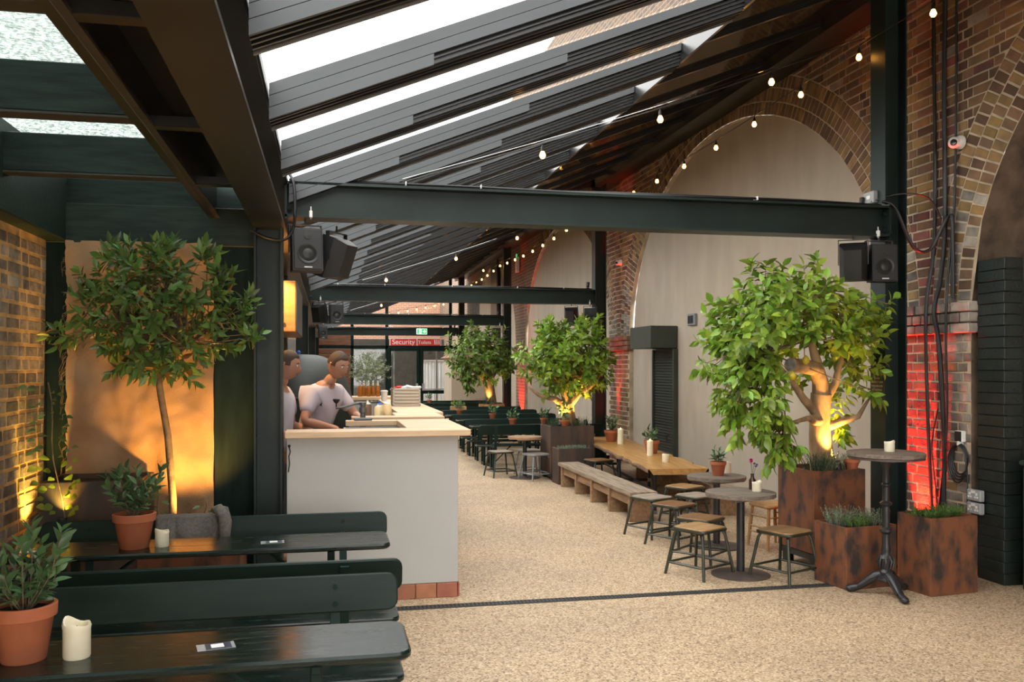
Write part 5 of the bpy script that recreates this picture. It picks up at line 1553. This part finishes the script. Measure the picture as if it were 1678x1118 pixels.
def person(loc, rz, lean, label, larm, rarm, sc_=1.0, turn=0.0):
    """standing cook; local +x is where the body faces. larm, rarm: elbow, wrist"""
    t = thing('person', loc, label, 'person', 'cooks behind the counter', R(rz))
    L = lambda x, z: x + lean * max(0, z - 0.95)     # forward lean above the hips
    S = lambda s: (L(0, 1.42), s * 0.185, 1.42)
    J = [((0, 0, .95), .13, .15), ((L(0.0, 1.12), 0, 1.12), .115, .145), ((L(.0, 1.30), 0, 1.30), .12, .155), ((L(0, 1.43), 0, 1.43), .085, .10), ((L(.02, 1.50), 0, 1.50), .055, .055), ((L(.05, 1.58), 0, 1.575), .06, .055)]
    E_ = [(0, 1), (1, 2), (2, 3), (3, 4), (4, 5)]
    hand = []
    for s, arm in ((1, larm), (-1, rarm)):
        b = len(J)
        el, wr = Vector(arm[0]), Vector(arm[1]); d = (wr - el).normalized()
        J.extend([(S(s), .062, .062), (tuple(Vector(S(s)).lerp(el, .55)), .05, .05), (tuple(el), .042, .042), (tuple(el.lerp(wr, .4)), .042, .042), (tuple(wr), .027, .032), (tuple(wr + d * .045), .022, .038), (tuple(wr + d * .085), .016, .036)])
        E_.extend([(3, b), (b, b + 1), (b + 1, b + 2), (b + 2, b + 3), (b + 3, b + 4), (b + 4, b + 5), (b + 5, b + 6)])
        hand.append((wr, d, s))
    for s in (1, -1):
        b = len(J)
        J.extend([((0, s * .095, .86), .095, .10), ((.02, s * .10, .50), .06, .062), ((.0, s * .10, .30), .056, .056), ((-.02, s * .10, .08), .038, .038), ((.06, s * .105, .035), .035, .04), ((.14, s * .11, .03), .025, .04)])
        E_.extend([(0, b), (b, b + 1), (b + 1, b + 2), (b + 2, b + 3), (b + 3, b + 4), (b + 4, b + 5)])
    skin_mesh('body', J, E_, 'skin', t)
    # fingers: four unequal curled fingers and a thumb from the side of each palm
    for wr, d, s in hand:
        side = d.cross(Vector((0, 0, 1))).normalized(); dn = Vector((0, 0, -1))
        for k in range(4):
            a = wr + d * .075 + side * (k - 1.5) * .017
            ln = (.062, .072, .068, .052)[k]
            m = MB(); m.tube([a, a + d * ln * .5 + dn * .006, a + d * ln * .8 + dn * .025, a + d * ln * .72 + dn * .048], [.0092, .0085, .0078, .006], 7)
            m.build('finger', 'skin', t, 60)
        a = wr + d * .03 - side * s * .034
        m = MB(); m.tube([a, a + d * .03 - side * s * .016 + dn * .008, a + d * .058 - side * s * .012 + dn * .022], [.011, .010, .007], 7); m.build('thumb', 'skin', t, 60)
    # t-shirt: torso and sleeves a little larger than the body
    K = [((0, 0, .90), .145, .175), ((L(0, 1.1), 0, 1.1), .135, .17), ((L(0, 1.30), 0, 1.30), .138, .175), ((L(0, 1.42), 0, 1.42), .10, .115), ((L(.012, 1.475), 0, 1.475), .066, .07)]
    F = [(0, 1), (1, 2), (2, 3), (3, 4)]
    for s, arm in ((1, larm), (-1, rarm)):
        b = len(K); el = Vector(arm[0]); q = Vector(S(s))
        K.extend([(tuple(q), .078, .078), (tuple(q.lerp(el, .4)), .074, .074), (tuple(q.lerp(el, .78)), .07, .07)]); F.extend([(3, b), (b, b + 1), (b + 1, b + 2)])
    skin_mesh('t_shirt', K, F, 'shirt', t)
    T = [((0, 0, .93), .138, .165), ((0, 0, .86), .12, .15)]; G = [(0, 1)]
    for s in (1, -1):
        b = len(T); T.extend([((0, s * .095, .80), .11, .11), ((.02, s * .10, .50), .08, .08), ((0, s * .10, .30), .072, .072), ((-.01, s * .10, .07), .066, .066)]); G.extend([(1, b), (b, b + 1), (b + 1, b + 2), (b + 2, b + 3)])
    skin_mesh('trousers', T, G, 'trouser', t)
    # head with a face
    h = obj('head', None, t, (L(.075, 1.64), 0, 1.655)); h.rotation_euler = (0, R(20 * lean * 2 + 8), R(turn))
    m = MB(); n, k = 24, 18
    for i in range(k + 1):
        a = math.pi * i / k
        for j in range(n):
            b = 2 * math.pi * j / n
            x = math.sin(a) * math.cos(b); y = math.sin(a) * math.sin(b); z = -math.cos(a)
            X = .098 * x; Y = .076 * y * (1 - .22 * max(0, -z)); Z = .118 * z
            if x > 0:
                X -= .010 * max(0, z - .2) * x
                if abs(y) < .22 and -.35 < z < .12: X += .024 * (1 - abs(y) / .22) * (1 - abs(z + .18) / .3 if abs(z + .18) < .3 else 0)
                if .02 < z < .26 and .22 < abs(y) < .62: X -= .008
                if -.62 < z < -.5 and abs(y) < .35: X -= .006
            m.v.append((X, Y, Z))
    for i in range(k):
        for j in range(n): m.f.append((i * n + j, i * n + (j + 1) % n, (i + 1) * n + (j + 1) % n, (i + 1) * n + j))
    m.build('face', 'skin', h, 80)
    for s in (1, -1):
        m = MB(); m.ball((.078, s * .030, .012), .0115, 10, 6); m.build('eye', 'eye_white', h, 60)
        m = MB(); m.ball((.086, s * .030, .012), .0058, 8, 5); m.build('iris', 'hair', h, 60)
        m = MB(); m.tube([(.086, s * .014, .032), (.087, s * .032, .037), (.078, s * .05, .031)], .0035, 5); m.build('eyebrow', 'hair', h)
        m = MB(); m.tube([(-.005, s * .072, .022), (-.018, s * .082, .02), (-.018, s * .082, -.01), (-.006, s * .076, -.026)], [.006, .009, .008, .005], 6); m.build('ear', 'skin', h, 60)
    m = MB(); m.tube([(.083, -.022, -.062), (.09, 0, -.060), (.083, .022, -.062)], [.003, .006, .003], 6); m.build('mouth', 'terracotta', h, 60)
    m = MB()
    for i in range(9, k + 1):
        a = math.pi * i / k
        for j in range(n):
            b = 2 * math.pi * j / n
            x = math.sin(a) * math.cos(b); y = math.sin(a) * math.sin(b); z = -math.cos(a)
            q = 1.07 + .03 * noise.noise((x * 6, y * 6, z * 6))
            if x > .45 and z < .55: q = .9
            m.v.append((.098 * x * q - .004, .078 * y * q, .120 * z * q + .002))
    r_ = k + 1 - 9
    for i in range(r_ - 1):
        for j in range(n): m.f.append((i * n + j, i * n + (j + 1) % n, (i + 1) * n + (j + 1) % n, (i + 1) * n + j))
    m.build('hair', 'hair', h, 80)
    return t
person((-0.46, 7.62, 0), -20, 0.10, 'cook in a pale lilac t-shirt half hidden behind the steel post', ((0.05, .30, 1.14), (0.30, .20, 1.08)), ((0.04, -.30, 1.14), (0.28, -.20, 1.08)), turn=10)
person((-0.16, 8.12, 0), -38, 0.34, 'cook in a pale t-shirt bending towards the crank mill', ((0.30, .27, 1.20), (0.50, .12, 1.17)), ((0.20, -.32, 1.18), (0.32, -.12, 1.12)), turn=-5)

# ================================================================ fittings
# roller shutter cupboard on the plaster wall
t = thing('shutter_cabinet', (0, 0, 0), 'dark green louvred cabinet with a projecting hood on the plaster wall', 'cabinet')
MB().box((4.80, 12.64, 2.075), (0.42, 0.88, 0.33), 0.008).build('hood', 'shutter_green', t)
f = obj('frame', None, t)
MB().box((4.985, 12.22, 0.95), (0.08, 0.05, 1.9), 0.004).build('stile', 'shutter_green', f); MB().box((4.985, 13.06, 0.95), (0.08, 0.05, 1.9), 0.004).build('stile', 'shutter_green', f)
MB().box((5.005, 12.64, 0.96), (0.02, 0.8, 1.9)).build('backing', 'shutter_green', t)
ls = MB(); ls.box((0, 0, 0), (0.012, 0.78, 0.048), 0.002, TR(0, 0, 0, 0, -24, 0)); lsm = ls.mesh('slat', 'shutter_green')
for i in range(44): obj('slat', lsm, t, (4.982, 12.64, 0.04 + i * 0.0425))
for y in (12.40, 12.90):
    m = MB(); m.tube([(4.96, y, 0.62), (4.92, y, 0.62), (4.92, y, 0.54), (4.96, y, 0.54)], 0.010, 6); m.build('handle', 'black_iron', t)
t = thing('wall_vent', (4.995, 11.63, 2.30), 'small grey framed vent on the plaster wall', 'vent')
MB().box((0, 0, 0), (0.05, 0.24, 0.16), 0.006).build('frame', 'grey_metal', t)
for i in range(4): MB().box((-0.025, -0.075 + i * 0.05, 0), (0.01, 0.036, 0.11)).build('grille', 'black_plastic', t)
# speakers
def speaker(x, y, z, rz, label, tilt=12, drop=0.05):
    t = thing('loudspeaker', (x, y, z), label, 'speaker', 'black loudspeakers under the beams', R(rz))
    M = TR(0, 0, 0, -tilt)
    m = MB(); m.add([(-.105, -.1, -.15), (.105, -.1, -.15), (.105, -.1, .15), (-.105, -.1, .15), (-.065, .1, -.11), (.065, .1, -.11), (.065, .1, .13), (-.065, .1, .13), (-.105, .0, -.15), (.105, 0, -.15), (.105, 0, .15), (-.105, 0, .15)],
                    [(0, 1, 2, 3), (5, 4, 7, 6), (0, 8, 9, 1), (1, 9, 10, 2), (2, 10, 11, 3), (3, 11, 8, 0), (8, 4, 5, 9), (9, 5, 6, 10), (10, 6, 7, 11), (11, 7, 4, 8)], M)
    m.build('cabinet', 'black_plastic', t)
    MB().box((0, -.103, 0), (0.195, 0.008, 0.285), 0.006, M).build('grille', 'black_plastic', t)
    m = MB(); m.lathe([(0.075, 0), (0.075, 0.006), (0.066, 0.006), (0.05, -0.004), (0.02, 0.004), (0.001, 0.006)], 24, M @ TR(0, -.107, -.03, 90)); m.build('cone', 'steel_dark', t, 40)
    m = MB(); m.lathe([(0.026, 0), (0.026, 0.005), (0.001, 0.006)], 16, M @ TR(0, -.107, .095, 90)); m.build('tweeter', 'steel_dark', t, 40)
    MB().box((0, -.1085, -.128), (0.055, 0.002, 0.008), 0, M).build('badge', 'tie_white', t)
    m = MB()
    for s in (-1, 1): m.box((s * 0.112, 0, 0.09), (0.006, 0.03, 0.2))
    m.box((0, 0, 0.19), (0.23, 0.03, 0.006)); m.tube([(0, 0, 0.19), (0, 0, 0.19 + drop)], 0.008, 6)
    m.build('bracket', 'black_iron', t)
    return t
SZ = HB - 0.225
speaker(-0.16, 6.43, SZ - .02, 12, 'black loudspeaker under the nearest beam by the kitchen post', 6)
speaker(0.06, 6.55, SZ - .05, 235, 'black loudspeaker turned away under the nearest beam, right of its twin', 20)
speaker(4.14, 6.42, SZ, 145, 'black loudspeaker turned away under the nearest beam above the lemon tree', 18)
speaker(4.385, 6.44, SZ, -8, 'black loudspeaker facing forward beside the nearest wall column', 2)
speaker(-0.15, 14.5, SZ, 150, 'loudspeaker turned away at the kitchen end of the second beam', 14)
speaker(0.12, 14.45, SZ, 10, 'loudspeaker facing forward at the kitchen end of the second beam', 4)
speaker(4.03, 14.47, SZ, 150, 'loudspeaker turned away at the wall end of the second beam', 16)
speaker(4.36, 14.47, SZ, -8, 'loudspeaker lit red at the wall end of the second beam', 2)
speaker(-0.14, 22.5, SZ, 10, 'tiny loudspeaker at the kitchen end of the third beam', 4)
speaker(4.25, 22.5, SZ, 0, 'tiny loudspeaker at the wall end of the third beam', 4)
# security cameras
def cctv(x, y, z, label, yaw):
    t = thing('security_camera', (x, y, z), label, 'camera', 'white security cameras', R(yaw))
    m = MB(); m.lathe([(0.055, 0), (0.055, 0.02), (0.042, 0.045)], 20, TR(0, 0, 0, 0, 0, 0) @ Matrix.Rotation(R(-90), 4, 'Y')); m.build('base', 'white_plastic', t, 40)
    m = MB(); m.ball((-0.065, 0, -0.005), 0.046, 16, 10); b = m.build('body', 'white_plastic', t, 60)
    m = MB(); m.lathe([(0.024, 0), (0.026, 0.006), (0.02, 0.010), (0.001, 0.008)], 16, TR(-0.093, -0.03, -0.012) @ Vector((-0.7, -0.7, -0.15)).to_track_quat('Z', 'Y').to_matrix().to_4x4()); m.build('lens', 'lens_black', b, 40)
cctv(WX - 0.016, 6.17, 3.43, 'white dome camera on the brick pier beside the black cables', 0)
cctv(WX - 0.016, 14.52, 3.43, 'white dome camera on the brick between the two arches', 0)
t = thing('bullet_camera', (WX - 0.015, 10.0, 4.98), 'white tube camera on a bracket above the arch crown', 'camera')
m = MB(); m.tube([(0, 0, 0), (-0.10, -0.02, -0.02), (-0.14, 0.02, 0.03)], 0.016, 8); m.build('arm', 'white_plastic', t, 60)
m = MB(); m.tube([(-0.12, 0.06, 0.12), (-0.20, -0.06, -0.03)], 0.042, 14); m.build('barrel', 'white_plastic', t, 50)
m = MB(); m.tube([(-0.199, -0.058, -0.028), (-0.207, -0.071, -0.043)], 0.034, 14); m.build('lens', 'lens_black', t, 50)
t = thing('smoke_detector', (4.50, 10.8, rz_(4.5) - 0.002), 'round white smoke detector under the dark roof panels', 'detector')
m = MB(); m.lathe([(0.02, -0.075), (0.045, -0.07), (0.05, -0.055), (0.035, -0.05), (0.035, -0.04), (0.06, -0.035), (0.06, -0.01), (0.06, 0.0)], 20, Matrix.Rotation(R(-21.8), 4, 'Y')); m.build('body', 'white_plastic', t, 40)
# sockets and switches
def plate(x, y, z, label, rz=0):
    t = thing('socket', (x, y, z), label, 'socket', 'double sockets by the painted pier', R(rz))
    MB().box((0, 0, 0), (0.045, 0.15, 0.088), 0.008).build('box', 'grey_plastic', t)
    for s in (-1, 1):
        m = MB(); m.box((-0.024, s * 0.036, 0.012), (0.004, 0.02, 0.02)); m.box((-0.024, s * 0.036 - .012, -0.012), (0.004, 0.014, 0.014)); m.box((-0.024, s * 0.036 + .012, -0.012), (0.004, 0.014, 0.014)); m.build('outlet', 'white_plastic', t)
    MB().box((-0.024, 0, 0.028), (0.004, 0.04, 0.022)).build('rocker', 'white_plastic', t)
plate(4.925, 6.0, 0.645, 'upper grey double socket on the pier corner'); plate(4.925, 6.0, 0.545, 'lower grey double socket on the pier corner')
t = thing('wall_switch', (4.925, 6.17, 1.09), 'black faced control box on the pale brick above the coiled cable', 'switch')
MB().box((0, 0, 0), (0.04, 0.085, 0.09), 0.006).build('box', 'white_plastic', t); MB().box((-0.022, 0, 0), (0.006, 0.076, 0.08), 0.003).build('face', 'black_plastic', t)
t = thing('junction_box', (4.455, 6.66, 3.06), 'grey junction box on the nearest wall column above the beam', 'socket')
MB().box((0, 0, 0), (0.045, 0.15, 0.10), 0.006).build('box', 'grey_plastic', t); MB().box((-0.026, -0.01, 0.0), (0.006, 0.05, 0.03)).build('rocker', 'white_plastic', t); MB().box((-0.04, 0.06, -0.01), (0.03, 0.035, 0.05), 0.004).build('plug', 'black_plastic', t)
# black cables on the near pier
def cable(pts, r, label, n=6, group='black cables on the near pier', strands=1):
    t = thing('cable', (0, 0, 0), label, 'cable', group)
    for k in range(strands):
        m = MB(); off = Vector((rnd.uniform(-.01, .0), rnd.uniform(-.014, .014), 0)) if k else Vector((0, 0, 0))
        P = [Vector(p) for p in pts]; sm_ = []
        for i in range(len(P) - 1):
            p0, p1, p2, p3 = P[max(i - 1, 0)], P[i], P[i + 1], P[min(i + 2, len(P) - 1)]
            for u in (0, .2, .4, .6, .8):
                q = 0.5 * ((2 * p1) + (p2 - p0) * u + (2 * p0 - 5 * p1 + 4 * p2 - p3) * u * u + (3 * p1 - p0 - 3 * p2 + p3) * u ** 3)
                sm_.append(q + off + Vector((0, 0.006 * noise.noise((q.z * 2, k * 3.3, 0)), 0)))
        sm_.append(P[-1] + off)
        m.tube(sm_, r, n); m.build('strand', 'black_cable', t, 60)
    return t
CX = 4.915
cable([(CX, 6.47, 4.71), (CX, 6.46, 4.0), (CX, 6.45, 3.2), (CX, 6.47, 2.6), (CX - .05, 6.50, 2.1), (CX - .03, 6.50, 1.2), (CX, 6.49, 0.45)], 0.011, 'bundle of black cables hanging nearest the column', 6, strands=4)
cable([(CX, 6.33, 4.71), (CX, 6.34, 3.8), (CX, 6.33, 2.8), (CX - .02, 6.36, 2.35), (CX - .05, 6.40, 2.1), (CX - .04, 6.35, 1.8), (CX, 6.34, 1.0), (CX, 6.36, 0.45)], 0.013, 'thick black cable bundle hanging in the middle of the pier', 6, strands=4)
cable([(CX, 6.20, 4.71), (CX, 6.20, 3.9), (CX, 6.22, 3.0), (CX, 6.24, 2.82), (CX - .05, 6.25, 2.2), (CX - .04, 6.27, 1.8), (CX - .01, 6.30, 1.2), (CX, 6.40, 0.5)], 0.008, 'slim black cables hanging beside the dome camera', 6, strands=3)
cable([(4.42, 6.44, 2.99), (4.52, 6.41, 2.93), (4.66, 6.38, 2.62), (4.80, 6.36, 2.60), (4.88, 6.30, 2.80), (4.90, 6.25, 2.86), (4.90, 6.22, 2.78), (4.90, 6.22, 2.2)], 0.012, 'black cables looping from the beam across to the pier', 8, strands=2)
cable([(4.44, 6.62, 3.02), (4.6, 6.45, 3.06), (4.8, 6.38, 3.02), (4.9, 6.36, 2.85)], 0.006, 'thin black cable arching from the junction box', 6, strands=2)
cable([(CX, 6.42, 1.3), (CX - .02, 6.47, 1.0), (CX - .02, 6.44, 0.75), (CX, 6.43, 0.5)], 0.006, 'thin black cable curving low on the pier')
t = thing('coiled_cable', (CX, 6.16, 0.91), 'coil of black cable hung on the pale brick', 'cable')
m = MB()
for k in range(4):
    ry, rz2 = 0.085 + .006 * k, 0.12 + .01 * k
    m.tube([(-.006 * k, ry * math.sin(a) + .004 * k, rz2 * math.cos(a) - .012 * k) for a in [2 * math.pi * i / 28 for i in range(29)]], 0.007, 6)
m.tube([(0, -.07, 0.02), (0, -.085, -.15), (0, -.08, -.35)], 0.005, 6); m.build('coil', 'black_cable', t, 60)
MB().box((0, 0, 0.125), (0.05, 0.02, 0.035), 0.003).build('hook', 'white_plastic', t)
# loop of cable by the kitchen end of the near beam
cable([(-0.27, 6.36, 3.0), (-0.235, 6.33, 2.92), (-0.225, 6.32, 2.75), (-0.24, 6.32, 2.6), (-0.30, 6.29, 2.52), (-0.42, 6.27, 2.53), (-0.52, 6.27, 2.58)], 0.010, 'black cables drooping beside the kitchen post', 6, 'black cables by the kitchen post', 2)
t = thing('alarm_box', (4.90, 22.9, 4.33), 'small pale alarm box with a green light far along the wall', 'alarm')
MB().box((0, 0, 0), (0.08, 0.2, 0.4), 0.01).build('box', 'white_plastic', t)
MB().box((-0.045, -0.1, 0.22), (0.02, 0.1, 0.1)).build('indicator', 'exit_green', t)
# notice on the near wall column
t = thing('notice_plate', (4.467, 6.58, 1.465), 'dark plate with brass lettering asking for quiet on the column', 'sign')
MB().box((0, 0, 0), (0.006, 0.19, 0.32), 0.002).build('plate', 'plaque', t)
MT = Matrix(((0, 0, -1, -0.0035), (-1, 0, 0, 0), (0, 1, 0, 0), (0, 0, 0, 1)))
for i, s in enumerate(('PLEASE', 'RESPECT OUR', 'NEIGHBOURS', 'BY KEEPING', 'NOISE LEVELS', 'DOWN')):
    text('lettering', s, 0.025, 'brass_text', t, Matrix.Translation((-0.0035, 0, 0.083 - i * 0.0325)) @ Matrix(((0, 0, -1, 0), (-1, 0, 0, 0), (0, 1, 0, 0), (0, 0, 0, 1))), 0.0004)
# exit sign on the farthest beam
t = thing('exit_sign', (3.16, 30.52, 2.84), 'lit green exit sign with running figure and arrow on the farthest beam', 'sign')
MB().box((0, 0, 0), (0.36, 0.06, 0.20), 0.006).build('box', 'exit_white', t)
MB().box((0, -0.033, 0), (0.33, 0.008, 0.17)).build('face', 'exit_green', t)
MB().box((-0.06, -0.039, 0), (0.09, 0.006, 0.15)).build('doorway', 'exit_white', t)
m = MB(); m.box((-0.065, -0.043, 0.01), (0.02, 0.004, 0.06)); m.ball((-0.06, -0.043, 0.055), 0.013, 8, 5); m.box((0, 0, 0), (0.016, 0.004, 0.06), 0, TR(-0.08, -0.043, -0.04, 0, 30)); m.box((0, 0, 0), (0.016, 0.004, 0.06), 0, TR(-0.045, -0.043, -0.04, 0, -30)); m.build('running_figure', 'exit_green', t)
m = MB(); m.prism([(0.03, -0.02), (0.08, -0.02), (0.08, -0.06), (0.145, 0), (0.08, 0.06), (0.08, 0.02), (0.03, 0.02)], 0, 0.005, Matrix.Translation((0, -0.038, 0)) @ FR); m.build('arrow', 'exit_white', t)
MB().box((0, 0.06, 0.0), (0.1, 0.08, 0.05)).build('bracket', 'steel_dark', t)

# ================================================================ string lights
bulb_me = MB().lathe([(0.001, -0.058), (0.014, -0.054), (0.023, -0.04), (0.024, -0.028), (0.016, -0.008), (0.012, 0.0)], 12).mesh('bulb', 'bulb', 60)
cap_me = MB().lathe([(0.013, -0.004), (0.014, 0.03), (0.009, 0.038), (0.003, 0.06)], 10).mesh('bulb_holder', 'black_plastic', 50)
def string(pts, bulbs, label, steel=True, scale=1.0):
    t = thing('string_light', (0, 0, 0), label, 'string lights', 'festoon strings')
    MB().tube(pts, 0.0045, 5).build('cable', 'black_cable', t, 60)
    if steel:
        MB().tube([Vector(p) + Vector((0, 0, 0.025)) for p in pts], 0.002, 4).build('catenary_wire', 'chrome', t, 60)
    for p in bulbs:
        h = obj('bulb_holder', cap_me, t, (p[0], p[1], p[2] - 0.06)); obj('bulb', bulb_me, h)
    return t
AX, AZ2 = 4.40, 4.36
def wallz(y): return AZ2 - 0.10 * math.sin(math.pi * (((y - 6.58) / 8.05) % 1.0)) if y > 6.58 else AZ2
ys = [5.0 + i * 0.32 for i in range(82)]
string([(AX, y, wallz(y)) for y in ys], [(AX, 5.8 + i * 0.94, wallz(5.8 + i * 0.94)) for i in range(27)], 'string of warm bulbs running along the brick wall under the roof edge', False)
for k in range(3):
    y = ROWY[k] + 0.22
    a, b = Vector((4.44, y, 4.42)), Vector((0.55, y, 3.04))
    P = lambda u: a.lerp(b, u) + Vector((0, 0, -0.05 * math.sin(math.pi * u)))
    us = (0.22, 0.47, 0.72) if k == 0 else ((0.33, 0.60, 0.90) if k == 1 else (0.12, 0.45, 0.80))
    string([P(i / 24) for i in range(25)], [P(u) for u in us], 'string of warm bulbs slanting down to the %s beam' % ('nearest', 'second', 'third')[k], True)
# added bulbs standing in for string light reflections in the far glass
string([(0.8 + i * 0.25, 31.53, 3.3 + 0.05 * i) for i in range(15)], [(1.8 + i * 0.32, 31.53, 3.50 + 0.064 * i) for i in range(8)], 'added string of warm bulbs standing in for reflections in the far glass screen', False)
tag(bpy.data.objects.get('string_light'), None)

# ================================================================ spotlights with their light
def uplight(x, y, z, tgt, power, col, size, m_, label, group='small ground spotlights', sb=0.7, base=True):
    t = thing('spotlight', (x, y, z), label, 'spotlight', group)
    d = (Vector(tgt) - Vector((x, y, z))).normalized()
    Q = d.to_track_quat('Z', 'Y').to_matrix().to_4x4()
    m = MB(); m.lathe([(0.02, -0.045), (0.028, -0.04), (0.03, 0.035), (0.026, 0.037)], 16, TR(0, 0, 0.06) @ Q); m.build('housing', 'black_plastic', t, 40)
    m = MB(); m.lathe([(0.025, 0.030), (0.001, 0.031)], 16, TR(0, 0, 0.06) @ Q, False); m.build('lens', m_, t)
    m = MB(); m.tube([(0, 0, 0), (0, 0, 0.04)], 0.008, 6); m.lathe([(0.028, -0.003), (0.028, 0.005)], 12); m.build('stake', 'black_plastic', t)
    spot(t, Vector((x, y, z + 0.06)) + d * 0.05, tgt, power, col, size, sb)
    return t
WARM = (1, 0.52, 0.12)
uplight(4.05, 6.50, 0.785, (3.99, 6.68, 1.5), 26, WARM, 75, 'lamp_warm', 'small spotlight at the foot of the lemon trunk')
uplight(4.22, 6.86, 0.785, (4.05, 6.72, 1.6), 22, WARM, 80, 'lamp_warm', 'small spotlight behind the lemon trunk by the column')
uplight(3.30, 12.44, 0.765, (3.50, 12.66, 1.4), 13, WARM, 90, 'lamp_warm', 'small spotlight in the far tall planter')
uplight(3.70, 12.50, 0.765, (3.55, 12.66, 1.5), 14, WARM, 90, 'lamp_warm', 'second small spotlight at the right of the far tall planter')
uplight(3.66, 20.5, 0.72, (3.78, 20.68, 1.5), 12, WARM, 80, 'lamp_warm', 'small spotlight in the barrel planter')
uplight(-1.76, 6.05, 0.42, (-1.84, 6.25, 1.4), 26, (1, 0.55, 0.08), 70, 'lamp_warm', 'small spotlight grazing the left brick wall')
uplight(-0.80, 5.93, 0.52, (-1.02, 6.45, 1.5), 26, (1, 0.50, 0.10), 95, 'lamp_warm', 'small spotlight below the burlap panel')
uplight(-1.60, 5.88, 0.62, (-1.62, 5.95, 1.2), 6, (1, 0.60, 0.10), 80, 'lamp_warm', 'small spotlight under the young vine')
RED = (1, 0.03, 0.015)
uplight(4.81, 6.60, 0.0, (4.95, 6.60, 0.62), 420, RED, 48, 'lamp_red', 'red floor light at the foot of the near pier', 'red floor lights', 0.8)
uplight(4.76, 14.72, 0.0, (4.94, 14.60, 3.3), 160, RED, 24, 'lamp_red', 'red floor light at the foot of the second pier', 'red floor lights', 0.8)
uplight(4.57, 14.33, 0.0, (4.56, 14.52, 2.2), 60, RED, 40, 'lamp_red', 'red floor light before the second wall column', 'red floor lights', 0.8)
uplight(4.70, 22.55, 0.0, (4.93, 22.6, 1.6), 140, RED, 70, 'lamp_red', 'red floor light at the foot of the third pier', 'red floor lights', 0.8)
# red lit junction panel where the second column meets the roof
for k, y in enumerate((14.58, 22.63, 30.7)):
    uplight(4.30, y - 0.18, 2.97, (4.46, y, 4.2), 20, RED, 60, 'lamp_red', 'small red light clipped on the %s beam end' % ('second', 'third', 'farthest')[k], 'red lights on the beams', 0.6)
